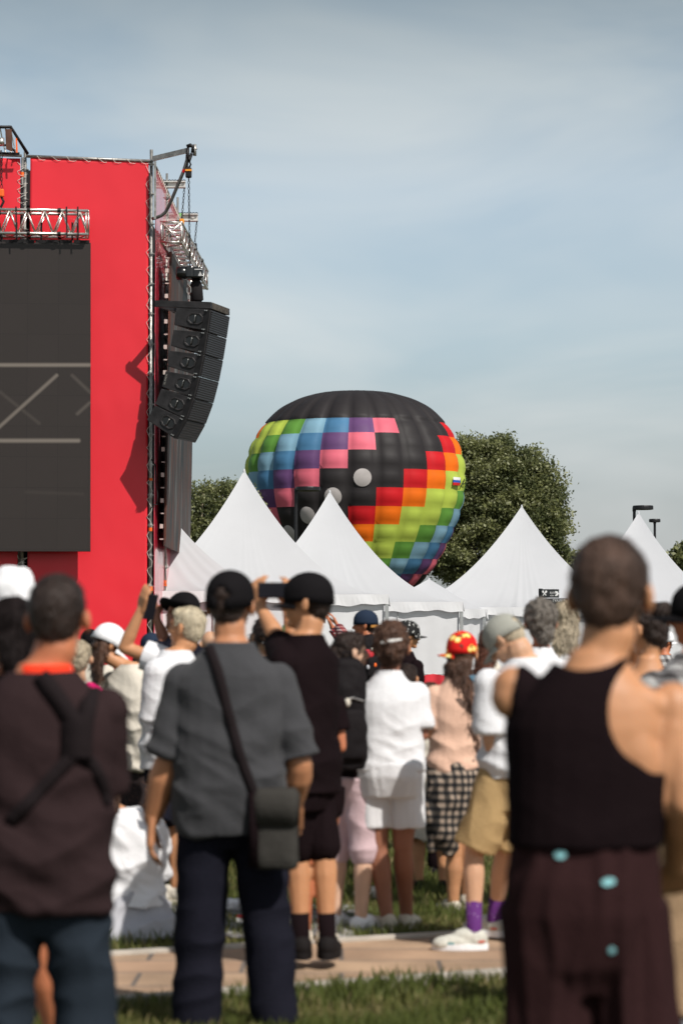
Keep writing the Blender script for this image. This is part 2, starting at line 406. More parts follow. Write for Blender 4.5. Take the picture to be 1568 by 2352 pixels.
def patch(c0, c1, r0, r1, m, off, name='flag_band'):
    vs = []; fs = []; n = 6
    for j in range(n + 1):
        for i in range(n + 1): vs.append(bal(c0 + (c1 - c0) * i / n, r0 + (r1 - r0) * j / n, off))
    for j in range(n):
        for i in range(n): fs.append((j * (n + 1) + i, (j + 1) * (n + 1) + i, (j + 1) * (n + 1) + i + 1, j * (n + 1) + i + 1))
    me = bpy.data.meshes.new(name); me.from_pydata(vs, [], fs); return link(name, me, m, bt)
WH = mat('white_print', (.8, .8, .8), .7); BLp = mat('blue_print', (.03, .10, .45), .7); RDp = mat('red_print', (.6, .02, .02), .7); DKp = mat('dark_green_print', (.012, .02, .01), .7)
patch(4.2, 4.75, 4.33, 4.48, WH, .12); patch(4.2, 4.75, 4.48, 4.62, BLp, .12); patch(4.2, 4.75, 4.62, 4.76, RDp, .12)
me = textmesh('RA554')
for v_ in me.vertices:
    x, y = v_.co.x, v_.co.y; v_.co = bal(4.74 + x * .50, 4.78 - y * .62, .14)
link('registration_letters', me, DKp, bt)
# burner basket under the mouth
mb = MB(); bz = pts[-1][0]; rm_ = pts[-1][1]
for k in range(12):
    a = k * math.pi / 6; mb.tube([(rm_ * math.cos(a), rm_ * math.sin(a), bz), (.7 * math.cos(a), .7 * math.sin(a), bz - 2.8)], .02, 5)
STEEL = mat('steel', (.45, .45, .44), .4, 1)
mb.build('suspension_rope', STEEL, bt)
WK = mat('wicker', (.25, .15, .07), .9, bump=.6, bscale=30)
mb = MB(); mb.loft([(V(0, 0, bz - 4.2), .75, .6, 0), (V(0, 0, bz - 3.1), .8, .65, 0)], e=5); mb.build('basket', WK, bt)

# ================================================================ TENTS
TW = mat('tent_fabric', (.70, .71, .735), .55, bump=.15, bscale=6, trans=.35, var=.02, vscale=2)
TWall = mat('tent_wall_fabric', (.72, .725, .74), .6, bump=.25, bscale=5, trans=.15, var=.03, vscale=3)
TSE = mat('tent_seam', (.42, .42, .42), .7); ALU = mat('aluminium', (.62, .62, .61), .35, .9)
def tent(label, ua, va, veave, Y, half, rot, g=1.9, seed=0, fold=1.0, val=.2, wallseams=4):
    s = F / Y; c = P(ua, 1475, Y); ap = P(ua, va, Y).z; ev = P(ua, veave, Y).z; rg = random.Random(seed)
    t = thing('pagoda_tent', label, 'tent', (c.x, Y, 0), 'white pagoda tents behind the crowd', rot=(0, 0, R(rot)))
    h = ap - ev; NA, NR = 72, 40; vs = []; fs = []
    ph = [rg.uniform(0, 6.28) for _ in range(8)]
    for side in range(4):
        M = Matrix.Rotation(side * math.pi / 2, 3, 'Z'); o = len(vs)
        for j in range(NR + 1):
            r = (j / NR)
            for i in range(NA + 1):
                a = -1 + 2 * i / NA
                z = ev + h * (max(0, 1 - r)) ** g - .05 * h * (1 - a * a) * math.sin(math.pi * r)
                wr = math.sin(a * 31 + ph[side] + 2 * math.sin(a * 9 + ph[side])) * .5 + math.sin(a * 53 + ph[side + 4] + 3 * math.sin(a * 5)) * .5
                z += fold * .034 * wr * (r ** 2.2) * (1 - .75 * r ** 12) * (1 - a ** 8) * (.45 + .55 * math.sin(a * 6 + ph[side]))
                vs.append(M @ Vector((a * r * half, -r * half, z)))
        for j in range(NR):
            for i in range(NA):
                k = o + j * (NA + 1) + i; fs.append((k, k + 1, k + NA + 2, k + NA + 1)[::-1])
    me = bpy.data.meshes.new('roof'); me.from_pydata(vs, [], fs); link('roof', me, TW, t, True)
    for side in range(4):
        M = Matrix.Rotation(side * math.pi / 2, 3, 'Z')
        mb = MB(); n = 60; hv = half + .03; top = []; bot = []
        for i in range(n + 1):
            a = -1 + 2 * i / n; wv = .012 * math.sin(a * 23 + ph[side])
            top.append(M @ Vector((a * hv, -hv, ev + .01))); bot.append(M @ Vector((a * hv * 1.004, -hv - .02 - wv, ev - val - .02 * math.sin(a * 14 + ph[side + 2]) - .015 * math.sin(a * 37))))
        mb.add(top + bot, [(i, i + 1, n + 2 + i, n + 1 + i) for i in range(n)]); v_ = mb.build('valance', TWall, t)
        sol = v_.modifiers.new('thick', 'SOLIDIFY'); sol.thickness = .006
        mb = MB(); n = 90; top = []; bot = []
        for i in range(n + 1):
            a = -1 + 2 * i / n; wv = .012 * math.sin(a * 40 + ph[side + 1]) * math.sin(a * 7)
            top.append(M @ Vector((a * (half - .05), -half + .05, ev - .05))); bot.append(M @ Vector((a * (half - .05), -half + .05 + wv, .02)))
        mb.add(top + bot, [(i, i + 1, n + 2 + i, n + 1 + i) for i in range(n)]); wl = mb.build('wall_panel', TWall, t, True)
        mb = MB()
        for q in range(1, wallseams):
            mb = MB(); a = -1 + 2 * q / wallseams; p0 = M @ Vector((a * half, -half + .03, .05)); p1 = M @ Vector((a * half, -half + .03, ev - .1)); mb.tube([p0, p1], .013, 6); mb.build('seam', TSE, wl)
        mb = MB(); p = M @ Vector((half, -half, 0)); mb.box((p.x, p.y, (ev - .02) / 2), (.07, .07, ev - .02)); mb.build('post', ALU, t, bevel=.005)
    mb = MB(); mb.tube([(0, 0, ap - .12), (0, 0, ap - .02), (0, 0, ap + .03)], [.036, .028, .014], 10); mb.build('peak_cap', TW, t, True)
    return t
tent('white pagoda tent whose tall peak stands left of the balloon', 560, 1080, 1372, 50.0, 2.72, 4, seed=1, fold=.6)
tent('white pagoda tent with its peak overlapping the middle of the balloon', 757, 1128, 1388, 56.5, 2.84, 2, seed=2, fold=.8)
tent('white pagoda tent with dark sign boards before it, peak against the poplar', 1199, 1162, 1400, 62, 3.2, -5, seed=3, fold=1.3)
tent('white pagoda tent at the right edge with lamp posts behind its peak', 1468, 1177, 1398, 63.5, 2.8, -8, seed=4, fold=.6)
tent('white pagoda tent partly hidden by the stage side wall', 330, 1098, 1366, 44.2, 2.62, 2, seed=5, fold=1.6)
tent('small low white tent tucked between two larger pagoda tents', 985, 1330, 1402, 59.4, 1.42, -6, seed=6, fold=.3, g=1.15, wallseams=2)
# red cloth barrier before the tent walls
REDC = mat('red_cloth', (.62, .035, .05), .7, bump=.3, bscale=5)
t = thing('cloth_barrier', 'low red cloth barrier along the foot of the tent walls', 'barrier', P(1010, 1475, 50.5) - V(0, 0, 1.5))
mb = MB(); n = 80; vs = [V(-1.2 + 3 * i / n, .03 * math.sin(i * .7), .82 + .015 * math.sin(i * .5)) for i in range(n + 1)] + [V(-1.2 + 3 * i / n, .03 * math.sin(i * .7 + .5), .03) for i in range(n + 1)]
mb.add(vs, [(i, i + 1, n + 2 + i, n + 1 + i) for i in range(n)]); q = mb.build('cloth', REDC, t, True)
mb = MB()
for x in (-1.15, 0.3, 1.75): mb.tube([(x, .05, 0), (x, .05, .85)], .02)
mb.tube([(-1.2, .05, .83), (1.8, .05, .83)], .015); mb.build('rail', ALU, t)

# ================================================================ LAMP POSTS
DKM = mat('dark_metal', (.03, .03, .032), .45, .6)
def lamp(label, u, vtop, Y, disc, arm):
    p = P(u, vtop, Y); t = thing('street_lamp', label, 'street lamp', (p.x, Y, 0), 'dark lamp posts rising behind the tents')
    mb = MB(); mb.tube([(0, 0, 0), (0, 0, p.z * .5), (0, 0, p.z)], [.07, .055, .045], 12)
    mb.box((0, 0, p.z), (.10, .10, .12)); mb.build('pole', DKM, t)
    mb = MB()
    if arm: mb.box((arm * .45, 0, p.z + .03), (abs(arm) * .9, .07, .08)); mb.build('arm', DKM, t); mb = MB()
    cx = arm; zc = p.z + .04
    prof = [(.02, .07), (disc, .07), (disc + .01, .04), (disc + .01, -.04), (disc - .03, -.05), (.02, -.04)]
    n = 28; vs = [V(cx + r * math.cos(2 * math.pi * k / n), r * math.sin(2 * math.pi * k / n), zc + z_) for r, z_ in prof for k in range(n)]
    fs = [(i * n + k, i * n + (k + 1) % n, (i + 1) * n + (k + 1) % n, (i + 1) * n + k) for i in range(len(prof) - 1) for k in range(n)] + [tuple(range(n)), tuple(range(5 * n, 6 * n))[::-1]]
    mb.add(vs, fs); mb.build('lamp_head', DKM, t)
lamp('dark lamp post with a flat disc head before the balloon', 679.5, 1127, 72, .36, .36)
lamp('black lamp post with wide disc head left of the last tent peak', 1456, 1170, 72, .30, .26)
lamp('black lamp post with small end-on head right of the last tent peak', 1503, 1199, 88, .2, 0)

# ================================================================ SIGN
SG = mat('sign_black', (.02, .022, .024), .5); SWt = mat('sign_white', (.75, .75, .75), .6); SGr = mat('sign_grey', (.12, .12, .12), .6)
Ys = 34.0
b0 = P(1242, 1475, Ys); b0.z = 0
t = thing('direction_sign', 'black signpost with cafe and toilet boards and white arrows', 'sign', b0)
def lp(u, v, dy=0): return P(u, v, Ys + dy) - b0
mb = MB(); mb.tube([(-.0, .03, 0), (-.0, .03, lp(1240, 1352).z)], .03, 10); mb.build('post', SG, t)
def board(u0, v0, u1, v1, name='sign_board'):
    a, b = lp(u0, v0), lp(u1, v1); mb = MB(); mb.box(((a.x + b.x) / 2, 0, (a.z + b.z) / 2), (b.x - a.x, .05, a.z - b.z)); return mb.build(name, SG, t, bevel=.004)
def put(body, u, v, hpx, par, m=SWt, name='sign_text'):
    me = textmesh(body, 1.0); k = hpx / (F / Ys) / .7; q = lp(u, v, -.03)
    for v_ in me.vertices: v_.co = Vector((q.x + v_.co.x * k, q.y, q.z + v_.co.y * k))
    o = link(name, me, m, par); return o
def arrow(u, v, par):
    mb = MB(); 
    for sg in (-1, 1):
        a, b = lp(u, v - 5.5 * sg, -.028), lp(u + 4.5, v, -.028); d = V(.017, 0, 0)
        mb.prism([a - d, a + d, b + d, b - d] if sg > 0 else [a - d, b - d, b + d, a + d], V(0, -.004, 0))
    mb.build('sign_arrow', SWt, par)
B1 = board(1241, 1353.5, 1283, 1373); put('КАФЕ', 1262, 1364, 5, B1); put('Cafe', 1262.5, 1369.5, 3.2, B1); arrow(1276, 1363.5, B1)
mb = MB()
for sg in (-1, 1): mb.tube([lp(1250 - 3.5 * sg, 1359, -.03), lp(1250 + 3.5 * sg, 1368, -.03)], .007, 5)
for sg in (-1, 1): mb.ellip(lp(1250 - 3.5 * sg, 1359.5, -.03), (.014, .004, .018))
mb.build('cutlery_symbol', SWt, B1)
B2 = board(1241, 1374.5, 1303, 1391.5); put('ТУАЛЕТ', 1268, 1382, 5.2, B2); put('6', 1257, 1382, 4, B2); put('WC', 1268, 1388, 3.2, B2, SGr); arrow(1296, 1382.8, B2)
B3 = board(1236, 1393, 1262, 1400); put('стоп', 1240, 1398.5, 3, B3)
# ================================================================ STAGE
RED = mat('red_vinyl', (.70, .022, .036), .42, bump=.12, bscale=2.2, coat=.15, var=.04, vscale=.8)
BLK = mat('black_cloth', (.012, .010, .011), .9)
GALV = mat('galvanised_pipe', (.36, .35, .33), .45, .8, var=.35, vscale=14, bump=.15)
ALT = mat('truss_aluminium', (.72, .69, .65), .32, .95, var=.1, vscale=10)
TIE = mat('tie_cord', (.75, .70, .64), .8); ORT = mat('orange_tape', (.85, .14, .02), .6); RDT = mat('red_tape', (.75, .01, .015), .5)
BOX = mat('black_steel', (.018, .017, .018), .5, .4, var=.3, vscale=9, bump=.2)
fp0 = P(345, 1475, 39.7); fn = V(.0875, -1, 0).normalized()
def SF(u, v, d=0): return hit(u, v, fp0 + fn * d, fn)
sp0 = P(352, 1475, 39.9); sd = V(.0155, 1, 0).normalized(); sn = V(sd.y, -sd.x, 0)
def SY(Y, z, off=0):
    t = (Y - sp0.y) / sd.y; p = sp0 + sd * t + sn * off; return V(p.x, p.y, z)
stg = thing('stage', 'tall red vinyl covered scaffold side wall of an open air stage', 'stage', (0, 0, 0))
def cloth(name, a, b, z0, z1, m, par, nx=50, nz=120, amp=.010, nrm=fn, edge=True):
    "hanging sheet between two plan points, gently rippled"
    vs = []; fs = []
    for j in range(nz + 1):
        for i in range(nx + 1):
            p = a.lerp(b, i / nx); z = z0 + (z1 - z0) * j / nz
            k = noise.noise(Vector((p.x * .9 + p.y, p.y, z * .6))) * amp + .4 * amp * noise.noise(Vector((p.x * 4, p.y * 4, z * 2.5)))
            if j < nz * .35: k += amp * 1.8 * math.sin(z * 9 + 4 * i / nx) * max(0, (i / nx - .55)) * (1 - j / (nz * .35))
            vs.append(V(p.x, p.y, z) + nrm * k)
    for j in range(nz):
        for i in range(nx):
            k = j * (nx + 1) + i; fs.append((k, k + 1, k + nx + 2, k + nx + 1))
    me = bpy.data.meshes.new(name); me.from_pydata(vs, [], fs); o = link(name, me, m, par, True)
    s_ = o.modifiers.new('t', 'SOLIDIFY'); s_.thickness = .004; return o
zt = SF(200, 363).z
def pl(u, d=0): p = SF(u, 1475, d); return V(p.x, p.y, 0)
cloth('banner', pl(62), pl(337), .25, zt, RED, stg)
cloth('banner', pl(-90), pl(39), .25, zt - .02, RED, stg)
cloth('shade_sheet', pl(-90, -.6), pl(341, -.6), .1, zt - .1, BLK, stg, 4, 4, 0)  # black sheet added to stand for the dark stage interior
RED2 = mat('side_red_vinyl', (.62, .03, .06), .24, bump=.05, bscale=1.5, coat=.6, spec=.6)
for (y0, y1) in ((39.98, 42.02), (42.2, 44.3), (44.46, 46.1)):
    cloth('side_banner', SY(y0, 0), SY(y1, 0), .25, 9.40, RED2, stg, 16, 60, .010, sn)
cloth('side_shade_sheet', SY(40.05, 0, -.45), SY(46.1, 0, -.45), .1, 9.2, BLK, stg, 4, 4, 0, sn)  # same black sheet, added for the darkness in the side gaps
def pole(a, b, r=.024, par=stg, name='scaffold_pole', rings=0, m=GALV):
    mb = MB(); a = Vector(a); b = Vector(b); mb.tube([a, b], r, 12); o = mb.build(name, m, par, True)
    if rings:
        L_ = (b - a).length; d = (b - a).normalized(); mb = MB(); k = rings
        mb.tube([-d * .03, -d * .006, -d * .005, d * .005, d * .006, d * .03], [.033, .033, .062, .062, .033, .033], 12); mr_ = mb.mesh('rosette'); mr_.materials.append(GALV)
        while k < L_:
            c = a + d * k; q_ = bpy.data.objects.new('rosette', mr_); C.objects.link(q_); q_.parent = o; q_.location = c; k += .5
    return o
# corner and gap uprights
q = SF(346, 345); z1 = q.z; b_ = pl(347, -.03); pole((b_.x - .02, b_.y, 0), (q.x + .01, b_.y, z1 + .02), rings=.42, r=.027)
b_ = pl(50, -.06); pole((b_.x, b_.y, 0), (b_.x, b_.y, SF(50, 345).z), rings=.3, r=.026)
b_ = pl(44, -.4); pole((b_.x, b_.y, 0), (b_.x, b_.y, SF(50, 350).z), rings=.1, r=.024)
b_ = SY(40.6, 0, -.2); pole(b_, b_ + V(0, 0, 9.3), rings=.4)
for Yp in (42.1, 44.38, 46.12):
    b_ = SY(Yp, 0, .0); pole(b_, b_ + V(0, 0, 9.45 + (.28 if Yp < 46 else 0)), rings=.3, r=.02)
pole(SF(60, 358), SF(352, 369.5), r=.026); pole(SF(-90, 353), SF(50, 357), r=.024)
pole(SY(39.95, 9.43), SY(46.2, 9.43), r=.022)
for z in [.6 + .5 * k for k in range(18)]:
    if int(z * 2) % 2: pole(SY(39.75, z, -.05), SY(40.7, z, -.2), r=.018, name='ledger')
    if int(z * 2) % 3 == 0:
        a = pl(341, -.08); c = pl(250, -.08); pole((a.x, a.y, z), (c.x, c.y, z), r=.02, name='ledger')
mb = MB()
for v_ in (1352, 1375): mb.tube([SF(346.6, v_ - 5, .01), SF(346.6, v_ + 5, .01)], .031, 12)
mb.tube([SF(346.2, 1098, .01), SF(346.2, 1104, .01)], .031, 12)
mb.build('tape', ORT, stg)
mb = MB(); mb.tube([SF(345.5, 1212, .01), SF(345.5, 1220, .01)], .031, 12)
for u in (51,): mb.tube([SF(u, 395, -.05), SF(u, 405, -.05)], .031, 12)
for (Yp, v_) in ((42.1, 1340), (44.38, 1330)):
    c = SY(Yp, 0); zz = EYE + (1475 - v_) * Yp / F; mb.tube([c + V(0, 0, zz - .05), c + V(0, 0, zz + .05)], .026, 10)
mb.build('tape', ORT, stg)
# lacing cords
rg = random.Random(5); run = []
def cord(a, b, sag=.03):
    m_ = (a + b) / 2 + V(rg.uniform(-.02, .02), 0, -sag * rg.random()); run.extend([a, m_, b])
def lace():
    mb = MB(); mb.tube(run, .0038, 5); mb.build('lacing_cord', TIE, stg); run.clear()
v_ = 380
while v_ < 1470:
    uu = 335 + (v_ - 380) * .003; cord(SF(uu, v_, .015), SF(uu + 12, v_ + 21 + rg.uniform(-3, 3), .03)); cord(SF(uu + 12, v_ + 21, .03), SF(uu + 4, v_ + 36, .02))
    v_ += rg.uniform(38, 43)
lace()
u = 85
while u < 335:
    cord(SF(u, 356 + (u - 62) * .04, .03), SF(u + 14, 366 + (u - 62) * .04, .015)); cord(SF(u + 14, 366 + (u - 62) * .04, .015), SF(u + 26, 358 + (u - 62) * .04, -.03)); u += 33 + rg.uniform(-3, 3)
lace()
v_ = 372
while v_ < 1330:
    if v_ < 470 or v_ > 1270:
        cord(SF(40, v_, .015), SF(49, v_ + 10, .0)); cord(SF(63, v_ + 6, .015), SF(53, v_ + 14, .0))
    elif run: lace()
    v_ += 21
lace()
mb = MB()
for k in range(26):
    y = 40.1 + k * .23; a = SY(y, 9.43, .02); b = SY(y + .12, 9.33, .02); run.extend([a, b])
lace()
for Yp in (42.1, 44.38):
    for k in range(50):
        z = .4 + k * .18; run.extend([SY(Yp - .09, z, .02), SY(Yp + .07, z + .08 * (1 if k % 2 else -1), .025)])
    lace()
# power cable down the corner
mb = MB(); mb.tube([SF(348, 1055, .1), SF(357, 1070, .12), SF(359, 1110, .12), SF(362, 1140, .12), SF(360, 1160, .1)], .012, 8); mb.tube([SF(345, 1170, .1), SF(352, 1160, .16), SF(362, 1158, .15)], .008, 6)
mb.build('cable', BLK, stg, True)

def truss(name, label, o, d, Ln, w, h, r=.025, bays=6, cat='truss', m=ALT, group='aluminium lighting trusses on the stage'):
    t = thing(name, label, cat, o, group); d = Vector(d).normalized(); mb = MB()
    cor = [V(0, 0, 0), w, w + h, h]
    for i, c in enumerate(cor):
        mm = MB(); mm.tube([c, c + d * Ln], r, 12); mm.build('chord', m, t, True)
    for k in range(bays):
        a0, a1 = d * (Ln * k / bays), d * (Ln * (k + 1) / bays); mid = (a0 + a1) / 2
        for (p, q_) in ((0, 3), (1, 2), (3, 2), (0, 1)):
            A, B = cor[p], cor[q_]; mb.tube([A + a0, B + mid], r * .58, 7); mb.tube([B + mid, A + a1], r * .58, 7)
    for e in (0, Ln * .02, Ln * .98, Ln):
        a = d * e
        for i in range(4): mb.tube([cor[i] + a, cor[(i + 1) % 4] + a], r * .55, 7)
    mb.tube([cor[0], cor[2]], r * .55, 7); mb.tube([cor[1], cor[3]], r * .55, 7)
    mb.build('lattice', m, t, True)
    mm = MB()
    for k in range(1, 4):
        a = d * (Ln * k / 4)
        for i in range(4): mm.tube([cor[i] + a * .999, cor[i] + a * 1.0 + d * .05], r * 1.5, 10)
    mm.build('coupler', BOX, t); return t
o = SF(-80, 533, .62); e = SF(203, 537.5, .62); hh = V(0, 0, SF(100, 479, .62).z - SF(100, 533, .62).z)
truss('lighting_truss', 'horizontal aluminium box truss above the big front screen', o, e - o, (e - o).length, -fn * .34, hh, bays=7)
# straps of the front truss to the screen
# ---------------- front screen
SCR = mat('led_screen', (.040, .033, .030), .38, bump=.08, bscale=260)
def scrbase(N, K, co):
    sx = N.new('ShaderNodeSeparateXYZ'); cb = N.new('ShaderNodeCombineXYZ'); K.new(co, sx.inputs[0]); K.new(sx.outputs[0], cb.inputs[0]); K.new(sx.outputs[2], cb.inputs[1])
    br = N.new('ShaderNodeTexBrick'); br.offset = 0; br.inputs['Scale'].default_value = 1; br.inputs['Brick Width'].default_value = .5; br.inputs['Row Height'].default_value = .5; br.inputs['Mortar Size'].default_value = .0045
    br.inputs['Color1'].default_value = (.031, .025, .023, 1); br.inputs['Color2'].default_value = (.029, .0235, .0215, 1); br.inputs['Mortar'].default_value = (.022, .018, .017, 1); K.new(cb.outputs[0], br.inputs['Vector']); return br.outputs['Color']
basecol(SCR, scrbase)
def scr_reflect(N, K, co):  # glowing stripes painted in, imitating truss reflections on the panel
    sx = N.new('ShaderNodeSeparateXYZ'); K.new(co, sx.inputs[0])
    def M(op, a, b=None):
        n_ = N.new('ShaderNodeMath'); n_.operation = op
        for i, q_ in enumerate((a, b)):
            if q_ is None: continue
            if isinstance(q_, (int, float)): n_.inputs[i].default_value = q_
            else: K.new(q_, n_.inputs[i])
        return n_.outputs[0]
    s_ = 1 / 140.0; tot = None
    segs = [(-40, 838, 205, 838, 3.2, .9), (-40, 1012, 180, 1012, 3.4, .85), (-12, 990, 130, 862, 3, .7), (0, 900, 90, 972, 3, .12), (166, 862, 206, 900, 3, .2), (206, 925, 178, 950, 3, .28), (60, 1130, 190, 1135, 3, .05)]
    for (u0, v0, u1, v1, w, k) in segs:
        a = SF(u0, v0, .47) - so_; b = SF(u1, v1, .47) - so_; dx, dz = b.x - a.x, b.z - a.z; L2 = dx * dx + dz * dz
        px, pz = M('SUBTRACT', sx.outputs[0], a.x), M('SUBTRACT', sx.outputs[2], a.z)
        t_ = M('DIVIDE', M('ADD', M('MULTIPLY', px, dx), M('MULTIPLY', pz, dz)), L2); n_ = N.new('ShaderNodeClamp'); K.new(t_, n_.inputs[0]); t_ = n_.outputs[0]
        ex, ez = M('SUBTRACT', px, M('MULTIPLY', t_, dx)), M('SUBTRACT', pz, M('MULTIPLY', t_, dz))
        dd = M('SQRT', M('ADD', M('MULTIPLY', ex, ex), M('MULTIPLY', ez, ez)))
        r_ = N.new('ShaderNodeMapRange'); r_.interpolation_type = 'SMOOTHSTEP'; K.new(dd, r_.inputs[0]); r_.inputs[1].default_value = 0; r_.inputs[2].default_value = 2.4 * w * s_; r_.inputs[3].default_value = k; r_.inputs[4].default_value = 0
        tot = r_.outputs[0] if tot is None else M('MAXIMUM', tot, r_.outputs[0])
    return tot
so_ = SF(60, 1475, .35); so_.z = 0
scr = thing('video_screen', 'large dark video screen on the red front wall with faint painted truss reflections', 'screen', so_)
a, b = SF(-120, 1267, .35), SF(208, 1267.5, .35); c_, d_ = SF(-120, 556, .35), SF(208.5, 560, .35)
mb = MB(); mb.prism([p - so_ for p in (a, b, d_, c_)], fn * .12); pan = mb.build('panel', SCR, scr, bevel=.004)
N = SCR.node_tree; fac = scr_reflect(N.nodes, N.links, N.nodes.new('ShaderNodeTexCoord').outputs['Object'])
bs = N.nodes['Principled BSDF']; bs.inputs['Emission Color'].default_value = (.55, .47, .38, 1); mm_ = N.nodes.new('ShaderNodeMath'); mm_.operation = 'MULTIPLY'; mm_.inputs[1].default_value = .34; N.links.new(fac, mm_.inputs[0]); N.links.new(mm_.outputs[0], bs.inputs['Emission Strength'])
mb = MB(); a, b = SF(-120, 551, .33), SF(206, 554, .33); mb.prism([p - so_ for p in (a, b, SF(206, 560, .33), SF(-120, 557, .33))], fn * .13); tr_ = mb.build('top_rail', BOX, scr)
mb = MB(); mr = MB()
for i, u in enumerate((22, 45, 70, 98, 126, 150, 178, 196)):
    a = SF(u, 554.5, .47) - so_; mb.box(a, (.12, .02, .045)); 
    if i % 2: mr.box(a - V(.16, 0, 0), (.09, .02, .03))
mb.build('rigging_plate', BOX, tr_); mr.build('red_marker', RDT, tr_)
for u in (38, 95, 166, 178):
    mb = MB(); a = SF(u, 538, .5) - so_; b = SF(u, 556, .42) - so_; mb.tube([a + V(0, 0, .2), (a + b) / 2, b], .016, 7); mb.build('sling', BOX, scr)
# straps wrapped round the truss
t = thing('black_straps', 'black slings wrapped round the truss above the screen', 'straps', SF(100, 500, .62))
o_ = SF(100, 500, .62)
mb = MB()
for u in (37, 153, 279 - 100):
    for (v0, v1) in ((474, 545),):
        mb.prism([SF(u - 2, v0, .66) - o_, SF(u + 1.5, v0, .66) - o_, SF(u + 2.5, v1, .66) - o_, SF(u - 1, v1, .66) - o_], fn * .006); mb.build('sling', BOX, t); mb = MB()
# top left roof corner, chain and hoist
o_ = SF(20, 320, .2); t = thing('roof_corner_truss', 'dark roof truss end with brown plate at the top left corner', 'truss', o_)
mb = MB(); mb.tube([SF(-90, 290, .3) - o_, SF(25, 291, .3) - o_, SF(64, 353, .1) - o_], .028, 8); mb.tube([SF(-90, 330, -.1) - o_, SF(20, 333, -.1) - o_, SF(40, 352, .1) - o_], .02, 8)
mb.tube([SF(-90, 350, .2) - o_, SF(45, 352, .2) - o_], .022, 8); mb.build('beam', BOX, t, True)
mb = MB()
for k in range(8): mb.tube([SF(-60 + k * 12, 292, .3) - o_, SF(-52 + k * 12, 332, -.05) - o_, SF(-46 + k * 12, 352, .15) - o_], .012, 6)
mb.build('brace', ALT, t, True)
PLT = mat('brown_plate', (.10, .045, .03), .6, .3, var=.3)
mb = MB(); mb.prism([SF(12, 296, .33) - o_, SF(27, 296, .33) - o_, SF(29, 348, .33) - o_, SF(14, 342, .33) - o_], fn * .02); mb.build('plate', PLT, t)
mb = MB(); mb.prism([SF(36, 316, .3) - o_, SF(39.5, 318, .3) - o_, SF(41, 350, .3) - o_, SF(37, 350, .3) - o_], fn * .01); mb.build('ratchet_strap', ORT, t)
mb = MB(); mb.tube([SF(-5, 325, .34) - o_, SF(10, 325, .34) - o_], .07, 12); mb.build('pulley', ALT, t, True)

def chain(a, b, par, m, w=.016, lk=.05, name='chain'):
    mb = MB(); d = b - a; n_ = max(2, int(d.length / lk)); d = d / n_; x = V(1, 0, 0); y = V(0, 1, 0)
    for k in range(n_):
        c = a + d * (k + .5); ax = x if k % 2 else (x * .35 + y * .9); h_ = d * .62
        pts = [c - h_ + ax * 0, c - h_ * .5 + ax * w, c + h_ * .5 + ax * w, c + h_, c + h_ * .5 - ax * w, c - h_ * .5 - ax * w, c - h_]
        mb.tube(pts, .0055, 5, cap=False)
    return mb.build(name, m, par)
o_ = SF(3, 440, .45); t = thing('chain_hoist', 'hanging chain with orange hook at the left picture edge by the screen truss', 'hoist', o_)
chain(SF(3, 345, .45) - o_, SF(4, 432, .45) - o_, t, BOX, lk=.06)
mb = MB(); mb.box(V(0, 0, -.02), (.09, .09, .13)); mb.build('hook_block', ORT, t, bevel=.02)
mb = MB(); mb.tube([V(0, 0, -.08), V(.04, 0, -.16), V(0, 0, -.24), V(-.05, 0, -.4), V(.02, 0, -.8), V(0, 0, -.95)], .02, 8); mb.build('sling', BOX, t, True)

# ---------------- side truss, side screen and beams
o = P(369.8, 554, 40.15); d = V(.027, 1, 0)
w_ = P(415.5, 556, 40.15) - o; h_ = P(370.5, 508, 40.15) - o
truss('lighting_truss', 'aluminium box truss running back along the stage side with its square end in view', o, d, 5.35, w_, h_, bays=11)
SIDE = mat('painted_reflection_screen', (.075, .062, .058), .62, bump=.3, bscale=1.3, spec=.10, coat=0, var=.75, vscale=3.0)
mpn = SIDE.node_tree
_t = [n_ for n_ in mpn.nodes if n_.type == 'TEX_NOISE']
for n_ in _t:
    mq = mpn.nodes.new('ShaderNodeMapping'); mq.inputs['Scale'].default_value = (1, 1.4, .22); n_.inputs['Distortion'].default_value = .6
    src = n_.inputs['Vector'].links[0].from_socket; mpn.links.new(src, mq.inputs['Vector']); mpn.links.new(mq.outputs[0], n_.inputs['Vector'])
SAL = mat('screen_frame_edge', (.50, .23, .18), .5, .2)
def side_reflect(N, K, co):  # streaks in the base colour stand in for reflections on the side screen
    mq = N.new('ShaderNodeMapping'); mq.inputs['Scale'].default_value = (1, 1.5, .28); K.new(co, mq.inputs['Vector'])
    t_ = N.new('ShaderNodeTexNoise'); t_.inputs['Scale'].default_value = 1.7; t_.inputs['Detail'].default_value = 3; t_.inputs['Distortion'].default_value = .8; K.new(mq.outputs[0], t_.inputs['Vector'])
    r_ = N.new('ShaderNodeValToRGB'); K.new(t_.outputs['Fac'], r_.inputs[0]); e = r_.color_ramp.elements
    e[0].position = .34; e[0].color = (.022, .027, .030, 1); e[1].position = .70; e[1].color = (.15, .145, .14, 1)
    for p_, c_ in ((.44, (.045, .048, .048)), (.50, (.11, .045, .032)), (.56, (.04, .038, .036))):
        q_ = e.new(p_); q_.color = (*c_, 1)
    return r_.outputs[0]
basecol(SIDE, side_reflect)
o_ = P(378, 1255, 40.4); ss = thing('side_screen', 'narrow looking side screen with painted reflection streaks hanging along the receding stage wall', 'screen', o_)
A, B, Ct, Dt = P(376, 1253, 40.4), P(380.5, 1255, 40.4), P(394.5, 578, 40.4), P(390.5, 577, 40.4)
far = V(.0145, 1, 0).normalized() * 5.3
mb = MB(); mb.prism([B - o_ - V(.03, 0, 0), B - o_, Ct - o_, Ct - o_ - V(.03, 0, 0)], far); mb.build('panel', SIDE, ss)
